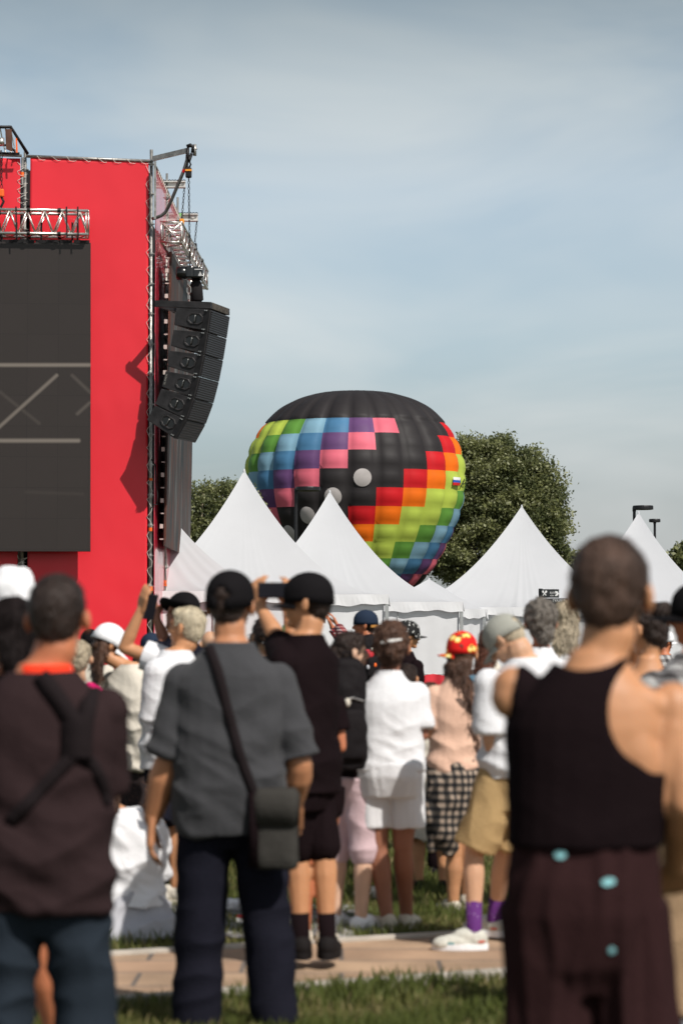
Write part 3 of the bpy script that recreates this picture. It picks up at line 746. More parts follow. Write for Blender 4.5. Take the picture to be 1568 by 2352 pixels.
mb = MB(); mb.prism([A - o_, B - o_ - V(.032, 0, 0), Ct - o_ - V(.032, 0, 0), Dt - o_], V(.0145, 1, 0) * .04); mb.build('edge_frame', SAL, ss)
mb = MB(); mb.prism([A - o_ - V(.02, 0, 0) + V(0, .06, 0), B - o_ - V(.035, -.06, 0), Ct - o_ - V(.035, -.06, 0), Dt - o_ - V(.02, -.06, 0)], far * .98); mb.build('cabinet_back', BOX, ss)
mb = MB()
for k in range(46):
    f = k / 46; p = A.lerp(Dt, f) - o_
    if k % 4 == 3: mb.box(p - V(.045, -.02, 0), (.055, .05, .07))
    elif k % 2: mb.box(p - V(.04, -.02, 0), (.06, .03, .018))
mb.build('clamp', mat('clamp_metal', (.6, .52, .48), .5, .3), ss)
mb = MB()
for k in range(24):
    mb.box(Ct - o_ + far * (k / 24 + .01) + V(-.03, 0, .05), (.06, .09, .09))
mb.build('top_bracket', mat('grey_bracket', (.3, .31, .32), .5, .5), ss)
BM_ = mat('white_steel', (.58, .57, .54), .5, .2, var=.15)
def ibeam(label, Yb, u0, u1, v0, v1, hook):
    a, b = P(u0, v0, Yb), P(u1, v0, Yb); h = (P(u0, v0, Yb) - P(u0, v1, Yb)).z; o_ = a.copy()
    t = thing('steel_beam', label, 'beam', o_, 'white beams jutting from the stage top'); L_ = b.x - a.x
    mb = MB()
    mb.box((L_ / 2, 0, -.01), (L_, .12, .02)); mb.box((L_ / 2, 0, -h + .01), (L_, .12, .02)); mb.box((L_ / 2, 0, -h / 2), (L_ - .002, .015, h - .04)); mb.tube([(L_ - .09, -.03, -h * .4), (L_ - .09, .0, -h * .4)], .03, 12)
    mb.build('girder', BM_, t)
    mb = MB()
    for k in range(8): mb.tube([(L_ * k / 8, 0, .012), (L_ * (k + .5) / 8, 0, .03), (L_ * (k + 1) / 8, 0, .012)], .008, 5)
    mb.build('resting_chain', BOX, t)
    c0 = V(L_ - .02, 0, -h); c1 = P(hook[0], hook[1], Yb) - o_; chain(c0, c1, t, BOX, w=.014)
    mb = MB(); mb.box(c1 - V(0, 0, .05), (.085, .07, .13)); mb.build('hook_block', hook[2], t, bevel=.015)
    mb = MB(); mb.tube([c1 - V(0, 0, .1), c1 - V(.02, 0, .17), c1 - V(-.01, 0, .22)], .018, 7); mb.build('hook', BOX, t)
YEL = mat('orange_block', (.75, .30, .03), .5)
ibeam('white steel beam with chain and orange hook block over the side truss', 42.1, 373, 426, 416, 431, (417.5, 504, YEL))
ibeam('farther white steel beam with green strap and black hook', 45.0, 400, 454.5, 491, 508, (447, 560, BOX))
mb = MB(); o_ = P(411, 500, 44.9); mb.prism([V(-.03, 0, .09), V(.05, 0, .09), V(.0, 0, -.13), V(-.08, 0, -.13)], V(0, .01, 0))
tag(mb.build('green_strap', mat('green_webbing', (.30, .62, .22), .7), loc=o_), 'pale green lifting strap hanging from the farther white beam', 'strap')

# ---------------- bracket arm
YA = 38.62
g = thing('bracket_arm', 'grey pipe bracket reaching out from the stage corner to hold the speakers', 'bracket', P(349, 363, 39.6)); o_ = P(349, 363, 39.6)
def pp(u, v, Y): return P(u, v, Y) - o_
DG2 = mat('dark_pipe', (.16, .155, .15), .5, .6, var=.3, vscale=10)
a, b = pp(349, 363.5, 39.6), pp(430, 344, 39.2); mb = MB(); mb.prism([a + V(0, 0, -.04), a + V(0, .06, -.04), a + V(0, .06, .04), a + V(0, 0, .04)], b - a); mb.build('top_arm', GALV, g)
mb = MB(); mb.tube([pp(350, 502, 39.6), pp(360, 499, 39.55), pp(370, 495, 39.5), pp(379.7, 487, 39.5), pp(386, 476, 39.45), pp(393.8, 459, 39.38), pp(421.9, 392, 39.25), pp(429.6, 366, 39.2), pp(430.5, 352, 39.2)], .028, 12); mb.build('brace_pipe', DG2, g, True)
mb = MB(); mb.tube([pp(420.3, 396, 39.26), pp(423.6, 388, 39.24)], .0295, 12); mb.build('red_tape', RDT, g)
mb = MB(); mb.prism([pp(353, 370, 39.5), pp(358.5, 369, 39.5), pp(358.5, 502, 39.5), pp(353, 502, 39.5)], V(0, .04, 0)); mb.build('upright', GALV, g)
mb = MB(); mb.tube([pp(447.3, 357, 39.2), pp(447.3, 331, 39.2)], .027, 12); mb.tube([pp(442, 341, 39.18), pp(453, 341, 39.18)], .012, 8); mb.build('end_pipe', GALV, g, True)
mb = MB(); mb.tube([pp(430, 336, 39.2), pp(437, 333, 39.18), pp(444, 337, 39.2), pp(443, 350, 39.2)], .035, 9); mb.build('sling', BOX, g, True); mb = MB(); mb.tube([pp(431, 340, 39.15), pp(431, 358, 39.15), pp(434, 370, 39.18), pp(440, 352, 39.2)], .028, 8); mb.build('sling', BOX, g, True)

# ---------------- speaker array
w = V(.31, .95, 0).normalized(); n = V(w.y, -w.x, 0); ap0 = P(484, 720, YA)
def AH(u, v, off=0): return hit(u, v, ap0 + w * off, w)
SPK = mat('speaker_black', (.022, .020, .021), .5, var=.5, vscale=7, bump=.35, bscale=45, spec=.4)
SPE = mat('worn_wood_edge', (.07, .06, .05), .8, var=.5, vscale=20)
GRL = mat('speaker_grille', (.030, .030, .034), .45, .3)
def grl(m_):
    N, K = m_.node_tree.nodes, m_.node_tree.links; tc_ = N.new('ShaderNodeTexCoord'); wv = N.new('ShaderNodeTexWave'); wv.bands_direction = 'Z'; wv.inputs['Scale'].default_value = 9
    K.new(tc_.outputs['Object'], wv.inputs['Vector']); bp = N.new('ShaderNodeBump'); bp.inputs['Strength'].default_value = .35; bp.inputs['Distance'].default_value = .02; K.new(wv.outputs['Fac'], bp.inputs['Height']); K.new(bp.outputs[0], N['Principled BSDF'].inputs['Normal'])
grl(GRL)
HB = mat('handle_black', (.006, .006, .006), .25, spec=.6); HM = mat('handle_metal', (.16, .16, .155), .35, .8)
fr = [(484, 711), (476.7, 763), (468.5, 814), (458.5, 865), (445.7, 915), (427.5, 964), (402.9, 1008)]
bk = [((403.8, 706), (400, 746)), ((398.3, 757), (392, 794)), ((390, 805), (384.6, 841)), ((380, 852), (371, 888)), ((370, 892), (356, 928)), ((355.5, 931), (337, 964))]
bb = [(470, 759), (462, 812), (452, 862), (440, 912), (421, 961), (392, 1001)]
hd = [(448.4, 731.9), (440.6, 782.9), (431.6, 832.1), (420.5, 881.3), (405.9, 927.8), (386.4, 969.7)]
WD = .85
pos = ['topmost', 'second from the top', 'third from the top', 'fourth from the top, with chalked number', 'fifth from the top', 'bottom, most steeply tilted']
for i in range(6):
    f0, f1 = AH(*fr[i]), AH(*fr[i + 1]); up = (f0 - f1).normalized(); f0 = f0 - up * .0015; f1 = f1 + up * .001
    k0, k1 = AH(*bk[i][0]), AH(*bk[i][1]); s1 = AH(*bb[i]); o_ = f1.copy()
    t = thing('line_array_speaker', 'black line array speaker cabinet, %s of the hanging column' % pos[i], 'speaker', o_, 'speaker cabinets of the hanging array')
    mb = MB(); ft = f0 + up * 0; poly = [f0, k0, k1, s1, f1]
    mb.prism([p - o_ for p in poly], w * WD); cab = mb.build('cabinet', SPK, t, bevel=.008); fixn(cab.data)
    # grille, slightly proud of the front
    nf = n * 1.0; nn = (w.cross(up)).normalized()
    if nn.dot(n) < 0: nn = -nn
    mb = MB(); a, b = f0 + w * .03 - up * .01, f1 + w * .03 + up * .01
    mb.prism([p - o_ for p in (a, b, b + w * (WD - .06), a + w * (WD - .06))], nn * .018); gq = mb.build('grille', GRL, t, bevel=.004); fixn(gq.data)
    # rigging rail on the side
    e0, e1 = f0 - nn * .10, f1 - nn * .10; mb = MB(); mb.prism([p - o_ for p in (f0 - nn * .015, f1 - nn * .015, e1, e0)], -w * .014); mb.build('rigging_rail', BOX, t)
    mb = MB()
    for q in (.06, .9): 
        c = f0.lerp(f1, q) - nn * .05 - w * .02 - o_; mb.tube([c, c - w * .03], .010, 8); mb.tube([c - nn * .03, c - nn * .03 - w * .03], .008, 8)
    mb.build('rigging_pin', ALT, t)
    # octagonal handle
    hc = AH(*hd[i]) - o_ - w * .003; rot = up; ax = nn
    def oc(rx, ry, off): 
        return [hc + ax * (rx * x_) + rot * (ry * y_) - w * off for x_, y_ in ((-1, -.45), (-.55, -1), (.55, -1), (1, -.45), (1, .45), (.55, 1), (-.55, 1), (-1, .45))]
    mb = MB(); A8, B8, C8 = oc(.135, .095, .0), oc(.125, .085, .016), oc(.108, .07, .012); D8 = oc(.10, .062, .001)
    vs = A8 + B8 + C8 + D8; fs = [(r_ * 8 + k, r_ * 8 + (k + 1) % 8, (r_ + 1) * 8 + (k + 1) % 8, (r_ + 1) * 8 + k) for r_ in range(3) for k in range(8)]
    mb.add(vs, fs); hn = mb.build('handle', SPK, t)
    mb = MB(); mb.add(oc(.102, .064, .003), [tuple(range(8))]); mb.build('handle_recess', HB, hn)
    mb = MB(); mb.tube([hc - rot * .066 - w * .014, hc - rot * .03 - w * .024, hc + rot * .03 - w * .024, hc + rot * .066 - w * .014], .011, 8); mb.build('handle_bar', HM, hn, True)
    if i == 3:
        me = textmesh('SS-99591'); k = .045
        for v__ in me.vertices: x, y = v__.co.x * k * 1.1, v__.co.y * k; v__.co = (AH(379.5, 884, 0) - o_) + rot * x - ax * y - w * .012
        link('chalk_number', me, mat('chalk', (.30, .29, .26), .9), t)
o_ = AH(484, 700); t = thing('array_frame', 'black steel flying frame above the speaker cabinets', 'frame', o_)
side = [AH(355, 689), AH(484.5, 693), AH(484.5, 708.5), AH(354.5, 704)]
for k, off in (('side_beam', 0), ('side_beam', WD - .07)):
    mb = MB(); mb.prism([p + w * off - o_ for p in side], w * .07); fixn(mb.build(k, SPK, t, bevel=.006).data)
mb = MB(); mb.prism([p - n * .07 - o_ + w * .07 for p in (side[1], side[1] + n * .075, side[2] + n * .075, side[2])], w * (WD - .14)); fixn(mb.build('cross_beam', SPE, t, bevel=.006).data)
for fq in (.05, .55): 
    a, b = side[0].lerp(side[1], fq), side[3].lerp(side[2], fq); mb = MB(); mb.prism([p - o_ + w * .07 for p in (a, a + n * .06, b + n * .06, b)], w * (WD - .14)); mb.build('cross_beam', SPK, t)
# hoist motor
hc0 = AH(436, 626, .42); t = thing('chain_hoist', 'black electric chain hoist motor above the speaker column', 'hoist', hc0)
def hh_(u, v, dy=0): return hit(u, v, hc0 + V(0, dy, 0), V(0, 1, 0)) - hc0
mb = MB(); mb.tube([hh_(405, 627), hh_(407, 627), hh_(425, 627), hh_(430, 627)], [.08, .115, .115, .09], 14); mb.build('motor', HB, t, True)
mb = MB(); mb.box(hh_(436, 626), (.13, .22, .20)); mb.build('gearbox', HB, t, bevel=.03)
mb = MB(); mb.box(hh_(455, 627), (.17, .22, .19)); cv = mb.build('cover', HB, t, bevel=.03)
mb = MB(); c = hh_(459, 628, -.12); mb.add([c + V(-.03, -.0, -.035), c + V(.04, 0, -.035), c + V(.005, 0, .04)], [(0, 1, 2)]); c2 = hh_(455, 619, -.12); mb.add([c2 + V(-.06, 0, 0), c2 + V(.07, 0, 0), c2 + V(.07, 0, .015), c2 + V(-.06, 0, .015)], [(0, 1, 2, 3)]); mb.build('warning_mark', mat('label_grey', (.5, .5, .5), .6), cv)
for (uu, lk_) in ((433.5, .045),):
    chain(hh_(433.5, 408), hh_(436, 612), t, BOX, w=.013, lk=.05)
mb = MB(); mb.box(hh_(433, 396), (.10, .09, .17)); mb.build('hook_block', BOX, t, bevel=.02)
mb = MB(); mb.box(hh_(433, 391, -.01), (.104, .094, .03)); mb.build('hook_block_band', YEL, t)
mb = MB(); mb.tube([hh_(433, 387), hh_(430, 382), hh_(431, 373), hh_(435, 370), hh_(438, 377), hh_(434, 385)], .016, 7); mb.build('hook', BOX, t, True)
chain(hh_(434, 641), hh_(434, 690), t, ALT, w=.03, lk=.10, name='shackle_chain')
mb = MB(); c = hh_(450, 640, .1); c2 = hh_(452, 694, .1); mb.tube([c, c.lerp(c2, .3), c.lerp(c2, .9), c2], [.06, .10, .11, .07], 16); mb.build('chain_bag', BLK, t, True)
# ================================================================ PEOPLE
SK = {k: mat('skin_' + k, c, .5, bump=.12, bscale=60, var=.13, vscale=6, spec=.38, sss=.08) for k, c in {
    'tan': (.47, .21, .105), 'fair': (.58, .33, .205), 'warm': (.52, .25, .125), 'deep': (.30, .125, .075), 'pale': (.64, .40, .28), 'red': (.47, .165, .08)}.items()}
HR = {k: mat('hair_' + k, c, .45, bump=.9, bscale=120, var=.35, vscale=22, spec=.3) for k, c in {
    'black': (.014, .010, .010), 'dark': (.030, .018, .014), 'brown': (.085, .042, .026), 'auburn': (.13, .045, .025), 'blond': (.58, .50, .36), 'grey': (.16, .14, .12), 'sand': (.42, .35, .25)}.items()}
HR['black'].node_tree.nodes['Principled BSDF'].inputs['Specular IOR Level'].default_value = .08; HR['black'].node_tree.nodes['Principled BSDF'].inputs['Roughness'].default_value = .65
HR['crop'] = mat('hair_crop', (.062, .036, .026), .5, bump=.8, bscale=150, var=.75, vscale=13, spec=.25)
for m_ in HR.values():      # strands: stretch the noise along the head
    for n_ in [q_ for q_ in m_.node_tree.nodes if q_.type == 'TEX_NOISE']:
        mq = m_.node_tree.nodes.new('ShaderNodeMapping'); mq.inputs['Scale'].default_value = (1, 1, .16)
        src = n_.inputs['Vector'].links[0].from_socket; m_.node_tree.links.new(src, mq.inputs['Vector']); m_.node_tree.links.new(mq.outputs[0], n_.inputs['Vector'])
def clo(name, c, **k): k.setdefault('spec', .04); return mat('cloth_' + name, c, k.pop('rough', .9), bump=.35, bscale=k.pop('bs', 90), var=k.pop('var', .06), vscale=4, sheen=k.pop('sheen', .0), **k)
LENS = mat('spectacle_metal', (.5, .5, .5), .2, .9); EYEW = mat('eye_white', (.7, .68, .65), .3); LIP = mat('lip', (.45, .12, .10), .5); DRK = mat('dark_rubber', (.012, .010, .010), .8, spec=.1)
PHN = mat('phone_black', (.006, .006, .010), .5, spec=.2)
SHADES = {}
def strands(me, n, ln, hang, w, seed=1, zmax=9):
    "loose hair ends standing off the hair surface"
    rg = random.Random(seed); vs = [tuple(v_.co) for v_ in me.vertices]; fs = [tuple(p_.vertices) for p_ in me.polygons]; np_ = len(me.polygons)
    for i in range(n):
        p_ = me.polygons[rg.randrange(np_)]; c = p_.center; nr = p_.normal
        if c.z > zmax: continue
        dn = V(0, 0, -1) - nr * (-nr.z)
        if dn.length < .05: dn = V(rg.gauss(0, 1), rg.gauss(0, 1), 0)
        dn.normalize(); side = nr.cross(dn).normalized(); d = (dn * hang + side * rg.gauss(0, .35) + nr * rg.uniform(.15, .6)).normalized(); L_ = ln * rg.uniform(.5, 1.3); s_ = d.cross(nr).normalized() * w * .5; o = len(vs)
        mid = c + d * L_ * .55 + nr * .001; tip = c + d * L_ + V(0, 0, -L_ * .25 * hang); q = c - nr * .002
        vs += [q - s_, q + s_, mid + s_ * .8, mid - s_ * .8, tip]; fs += [(o, o + 1, o + 2, o + 3), (o + 3, o + 2, o + 4)]
    r_ = bpy.data.meshes.new('hair'); r_.from_pydata(vs, [], fs); r_.update(); return r_
class Person: pass
def Rz(a): return Matrix.Rotation(a, 3, 'Z')
def hand(mb, w, d, nrm, side, k=1.0, curl=.5, spread=.12):
    "palm and five separate fingers; d along the hand, nrm out of the palm side, side = thumb side vector"
    d = d.normalized(); nrm = (nrm - d * nrm.dot(d)).normalized(); s = d.cross(nrm).normalized()
    if s.dot(side) < 0: s = -s
    for q in (-.030, -.010, .010, .028):
        mb.caps(w + s * q * .7 * k, w + d * .085 * k + s * q * k * 1.05, .016 * k, .0135 * k)
    L = [(.032, .070, .0092), (.011, .080, .0096), (-.011, .074, .0092), (-.030, .058, .0082)]
    for j, (o_, ln, r_) in enumerate(L):
        p = w + d * .088 * k + s * o_ * k; dirv = (d + s * spread * o_ / .03).normalized(); c_ = curl * (1 + .12 * j)
        for seg, fr_ in enumerate((.42, .32, .26)):
            ang = c_ * (.5 if seg == 0 else .9); dirv = (dirv * math.cos(ang) + nrm * math.sin(ang)).normalized()
            q = p + dirv * ln * fr_ * k; mb.caps(p, q, r_ * k * (1 - .08 * seg), r_ * k * (1 - .08 * (seg + 1))); p = q
    p = w + s * .026 * k + d * .022 * k; q = p + (s * .7 + d * .7 + nrm * .3).normalized() * .042 * k; r2 = q + (d * .85 + s * .15 + nrm * (.2 + curl * .5)).normalized() * .032 * k; r3 = r2 + (d * .8 - s * .1 + nrm * curl * .7).normalized() * .024 * k
    mb.limb([p, q, r2, r3], [.0145 * k, .0125 * k, .011 * k, .0095 * k])
def cap_mesh(p, m, brim=None, bdir=0, brim_len=.075, dz=0, tilt=0, scale=1.0, bucket=0, curve=.022, vent=None, bm=None):
    "bdir: direction of the peak relative to the face (0 forward, pi backwards)"
    k = p.k * scale; H = lambda q: p.hc + p.hR @ (Vector(q) * k)
    T = Matrix.Rotation(tilt, 3, 'X')
    mb = MB(); n = 32; rings = 9; vs = []; fs = []; rx, ry, rz = .086, .106, .100
    for j in range(rings + 1):
        th = (math.pi / 2) * j / rings
        for i in range(n):
            ph = 2 * math.pi * i / n; pan = 1 + .012 * math.cos(6 * ph) * math.sin(th)
            vs.append(H(T @ Vector((rx * math.sin(th) * math.cos(ph) * pan, -.010 + ry * math.sin(th) * math.sin(ph) * pan, .030 + dz + rz * math.cos(th) ** .85))))
    o_ = len(vs)
    for i in range(n):
        ph = 2 * math.pi * i / n; vs.append(H(T @ Vector((rx * 1.01 * math.cos(ph), -.010 + ry * 1.01 * math.sin(ph), .004 + dz + (-.018 * max(0, -math.sin(ph)) if abs(bdir) < 1 else 0)))))
    for j in range(rings + 1):
        for i in range(n):
            a = j * n + i; b = j * n + (i + 1) % n; fs.append((a, a + n, b + n, b))
    if vent:      # gap above the strap at the back
        fs = [f for f in fs if not (sum((vs[i_] - H(T @ Vector((0, -.010 - ry, .030 + dz)))).length for i_ in f) / len(f) < .036 * k)]
    mb.add(vs, fs); o = mb.build('cap' if not bucket else 'hat', m, p.t, True); so_ = o.modifiers.new('t', 'SOLIDIFY'); so_.thickness = .004; so_.offset = 1
    mb = MB()
    mb.ellip(H(T @ Vector((0, -.010, .030 + dz + rz))), (.007 * k, .007 * k, .005 * k), nu=8, nv=5); mb.build('button', m, o)
    vs = []; fs = []; n = 26
    if bucket:
        for j in range(4):
            for i in range(40):
                ph = 2 * math.pi * i / 40; e = j / 3; r_ = 1 + e * bucket / .09; ww = .006 * math.sin(ph * 5) * e
                vs.append(H(T @ Vector((rx * r_ * math.cos(ph), -.010 + ry * (1 + e * bucket / .105) * math.sin(ph), .008 + dz + ww - curve * e * e))))
        for j in range(3):
            for i in range(40): fs.append((j * 40 + i, (j + 1) * 40 + i, (j + 1) * 40 + (i + 1) % 40, j * 40 + (i + 1) % 40))
    else:
        for j in range(6):
            e = j / 5
            for i in range(n):
                a = (i / (n - 1) - .5) * 2; ph = math.pi / 2 + bdir + a * 1.12
                bx, by = math.cos(ph), math.sin(ph); ln = brim_len * (1 - abs(a) ** 2.4) * e
                fdx, fdy = math.cos(math.pi / 2 + bdir), math.sin(math.pi / 2 + bdir)
                vs.append(H(T @ Vector((rx * bx + fdx * ln, -.010 + ry * by + fdy * ln, .006 + dz - curve * a * a * (e * .8 + .2) - .012 * e))))
        for j in range(5):
            for i in range(n - 1): fs.append((j * n + i, (j + 1) * n + i, (j + 1) * n + i + 1, j * n + i + 1))
    mb = MB(); mb.add(vs, fs); q = mb.build('brim', brim or m, o, True); so_ = q.modifiers.new('t', 'SOLIDIFY'); so_.thickness = .005
    return o

def person(label, u, Y, H, yaw=0, hyaw=None, hpitch=0, hroll=0, lean=(0, 0), wf=1.0, df=1.0, hoff=(0, 0, 0), A='down', B='down', skin='tan', fem=False,
           top=None, bottom=None, hair=None, hat=None, shoe=None, sock=None, vox=.008, face=False, legs=None, dz=0.0, neck=1.0, stance=.1, curl=.5, group='people watching the open air concert', headscale=1.0, sections=None, cat='person', hoffk=None, shoff=None, armk=1.0, hatrough=0, extra=None):
    p = Person(); p.k = k = H / 1.75; p.yaw = yaw = R(yaw); p.skin = SK[skin]
    x = (u - 784) / F * Y; p.loc = V(x, Y, 0)
    p.t = thing('person', label, cat, p.loc, group)
    rt = V(math.cos(yaw), math.sin(yaw), 0); fw = V(-math.sin(yaw), math.cos(yaw), 0)
    p.rt, p.fw = rt, fw
    def ln(z): 
        t = max(0, (z - .98) / (1.64 - .98)); return V(lean[0] * t, lean[1] * t, 0)
    def T(x_, y_, z_): return (rt * x_ + fw * y_ + V(0, 0, z_ + dz) + ln(z_)) * k
    p.T = T; D = lambda q: rt * q.x + fw * q.y + V(0, 0, q.z)
    p.px = lambda u_, v_, dy=0: P(u_, v_, Y + dy) - p.loc
    p.hR = Rz(R(hyaw) if hyaw is not None else yaw) @ Matrix.Rotation(R(hpitch), 3, 'X') @ Matrix.Rotation(R(hroll), 3, 'Y')
    p.hc = T(0, .015, 1.64) + V(*hoff)
    Hh = lambda q: p.hc + p.hR @ (Vector(q) * k * headscale)
    mb = MB(); s = k * headscale
    # head with face
    mb.ellip(Hh((0, -.012, .03)), (.073 * s, .093 * s, .083 * s), p.hR, nu=16, nv=12); mb.ellip(Hh((0, .02, -.03)), (.057 * s, .066 * s, .074 * s), p.hR, nu=14, nv=10)
    mb.ellip(Hh((0, .058, -.092)), (.026 * s, .024 * s, .02 * s), p.hR)
    mb.caps(Hh((0, .082, .012)), Hh((0, .105, -.026)), .009 * s, .013 * s); mb.caps(Hh((-.014, .09, -.032)), Hh((.014, .09, -.032)), .008 * s, .008 * s)
    mb.caps(Hh((-.034, .070, .024)), Hh((.034, .070, .024)), .012 * s, .012 * s); mb.ellip(Hh((0, .078, -.060)), (.024 * s, .013 * s, .010 * s), p.hR)
    for sg in (-1, 1):
        mb.ellip(Hh((sg * .083, -.006, -.006)), (.011 * s, .023 * s, .035 * s), p.hR @ Rz(sg * .45)); mb.ellip(Hh((sg * .036, .055, -.025)), (.02 * s, .02 * s, .02 * s), p.hR)
    fn_ = .82 if fem else 1.0
    nb0 = T(0, -.012, 1.46); ns = Hh((0, -.022, -.075))
    mb.limb([nb0, (nb0 + ns) / 2, ns], [.068 * k * fn_ * neck, .057 * k * fn_ * neck, .056 * s * fn_ * neck])
    sec = sections or ([(.83, .150, .105, 0), (.90, .170, .125, -.012), (.97, .168, .125, -.012), (1.05, .140, .105, 0), (1.13, .130, .098, 0), (1.24, .145, .108, .004), (1.33, .158, .108, 0), (1.375, .146, .097, -.004), (1.415, .112, .080, -.010), (1.45, .080, .065, -.014), (1.48, .064, .056, -.014), (1.51, .054, .052, -.012)] if fem else
           [(.83, .150, .105, 0), (.90, .165, .118, -.008), (.97, .160, .118, -.006), (1.05, .150, .108, 0), (1.13, .152, .108, 0), (1.24, .168, .115, .002), (1.33, .182, .115, 0), (1.375, .168, .106, -.004), (1.415, .134, .092, -.010), (1.45, .100, .076, -.014), (1.48, .078, .066, -.014), (1.51, .064, .060, -.012)])
    p.sec = sec
    def S(z_, hw, hd, yo, g=0, gz=0): return (T(0, yo, z_ + gz), hw * wf * k + g, hd * df * k + g, yaw)
    mb.loft([S(*q) for q in sec])
    shx = (.152 if fem else .176) * wf
    sh = {'A': T(-shx, -.005, 1.372), 'B': T(shx, -.005, 1.372)}
    for nm_, q_ in (shoff or {}).items(): sh[nm_] = sh[nm_] + V(*q_) * k
    arms = {}
    for nm, sp, sg in (('A', A, -1), ('B', B, 1)):
        if sp == 'down': e, w_, hd_ = T(sg * (shx + .035), -.02, 1.125), T(sg * (shx + .03), .05, .885), None
        elif sp == 'front': e, w_, hd_ = T(sg * (shx + .03), -.03, 1.13), T(sg * (shx - .06), .20, 1.13), None
        elif sp == 'cross': e, w_, hd_ = T(sg * (shx + .035), .02, 1.13), T(sg * .02, .17, 1.17), None
        elif sp == 'face': e, w_, hd_ = T(sg * (shx + .03), .12, 1.18), T(sg * .07, .25, 1.42), None
        else:
            c_ = lambda q: (p.px(*q[1:]) if q[0] == 'px' else T(*q))
            e, w_ = c_(sp[0]), c_(sp[1]); hd_ = c_(sp[2]) if len(sp) > 2 else None
        arms[nm] = (sh[nm], e, w_)
        am = (.86 if fem else 1.0) * armk; bf = max(1, wf) ** .7
        am0 = .86 if fem else 1.0; mb.limb([sh[nm], sh[nm].lerp(e, .35), e], [.056 * k * am0 * bf, .050 * k * am0 * bf, .039 * k * (am + am0) / 2 * bf])
        mb.limb([e, e.lerp(w_, .3), w_], [.038 * k * am, .042 * k * am * bf, .026 * k * am])
        d = (hd_ - w_) if hd_ is not None else (w_ - e)
        hn = V(0, 0, 0)
        nrm = -rt * sg if sp == 'down' else fw * 1.0 + V(0, 0, -.2)
        if len(sp) > 3 and not isinstance(sp, str): nrm = V(*sp[3])
        hand(mb, w_, d, nrm, fw if sp == 'down' else V(0, 0, 1) + fw * .1, k * (.9 if fem else 1) * armk ** .5, curl)
    p.arms = arms
    L = []
    hipz = .88
    for i, sg in enumerate((-1, 1)):
        hp = T(sg * .085 * wf, -.005, hipz)
        if legs: kn, an, toe = (T(*q) if q[0] != 'px' else p.px(*q[1:]) for q in legs[i])
        else:
            kn = T(sg * (stance * .9 + .01), .012, .48); an = T(sg * stance, -.02, .075); toe = T(sg * (stance + .035), .12, .02)
            if dz == 0: pass
        L.append((hp, kn, an, toe)); lf = 1.08 if fem else 1.0; lf *= max(1, wf) ** .5
        mb.limb([hp, hp.lerp(kn, .45), kn], [.086 * k * lf, .074 * k * lf, .052 * k * lf]); mb.limb([kn, kn.lerp(an, .28), kn.lerp(an, .6), an], [.049 * k * lf, .056 * k * lf, .043 * k * lf, .034 * k * lf])
        td = (toe - an); td.z = 0; td.normalize()
        mb.caps(an + V(0, 0, -.035 * k) - td * .03 * k, an + V(0, 0, -.045 * k) + td * .02 * k, .030 * k, .030 * k); mb.limb([an + V(0, 0, -.045 * k) + td * .03 * k, an + V(0, 0, -.052 * k) + td * .14 * k], [.032 * k, .022 * k])
    p.legs = L
    for nm, (dx_, dy_, dz_) in (): pass
    if extra: extra(p, mb)
    me = soft(mb, vox, 4); link('body', me, p.skin, p.t, True)
    # ---- top
    p.topbvh = None
    if top:
        g = top.get('fit', .016); hem = top.get('hem', .86); sl = top.get('sleeve', .62); cz_ = top.get('collar', 1.505); tb = MB(); fl = top.get('flare', 0)
        ss = [q for q in sec if q[0] > hem + .03 and q[0] < cz_ - .005]
        def at(z_):
            for a, b in zip(sec, sec[1:]):
                if a[0] <= z_ <= b[0]:
                    t = (z_ - a[0]) / (b[0] - a[0]); return tuple(a[i] + (b[i] - a[i]) * t for i in range(4))
            return (z_,) + (sec[0] if z_ < sec[0][0] else sec[-1])[1:]
        q0 = at(hem); allq = [(hem,) + q0[1:]] + ss + [(cz_,) + at(cz_)[1:]]
        mw = max(q[1] for q in sec); mx_ = max(q[2] for q in sec)
        out_ = []
        for q in allq:
            t = max(0, min(1, (1.36 - q[0]) / .12)); hang = top.get('hang', .55) * t; hw = q[1] + (mw - q[1]) * hang; hd = q[2] + (mx_ - q[2]) * hang
            gg = g * (.85 if q[0] > 1.45 else 1); out_.append(S(q[0], hw, hd, q[3], gg + fl * max(0, (1.3 - q[0])) ))
        tb.loft(out_)
        sr = top.get('sr', .066); 
        if sl > 0:
            for nm in ('A', 'B'):
                a, e, w_ = arms[nm]; s2 = top.get('sleeve' + nm, sl)
                if s2 <= 0: continue
                tb.ellip(a + V(0, 0, -.005), ((sr + .002) * k,) * 3)
                def ring(c, d, r_): return c, d, r_
                if s2 <= 1:
                    b = a.lerp(e, s2); tb.tube([a, a.lerp(b, .5), b], [sr * k, sr * k * 1.02, (sr + top.get('sflare', .004)) * k], 18)
                else:
                    b = e.lerp(w_, s2 - 1); tb.tube([a, a.lerp(e, .5), e], [sr * k, sr * .95 * k, sr * .86 * k], 18); tb.ellip(e, (sr * .86 * k,) * 3); tb.tube([e, e.lerp(b, .5), b], [sr * .86 * k, sr * .85 * k, sr * .74 * k], 18)
        me = soft(tb, min(vox, .009), top.get('it', 5)); folds(me, 'shirt', top.get('folds', .014) * .85, k, 1.40, x * 3.7)
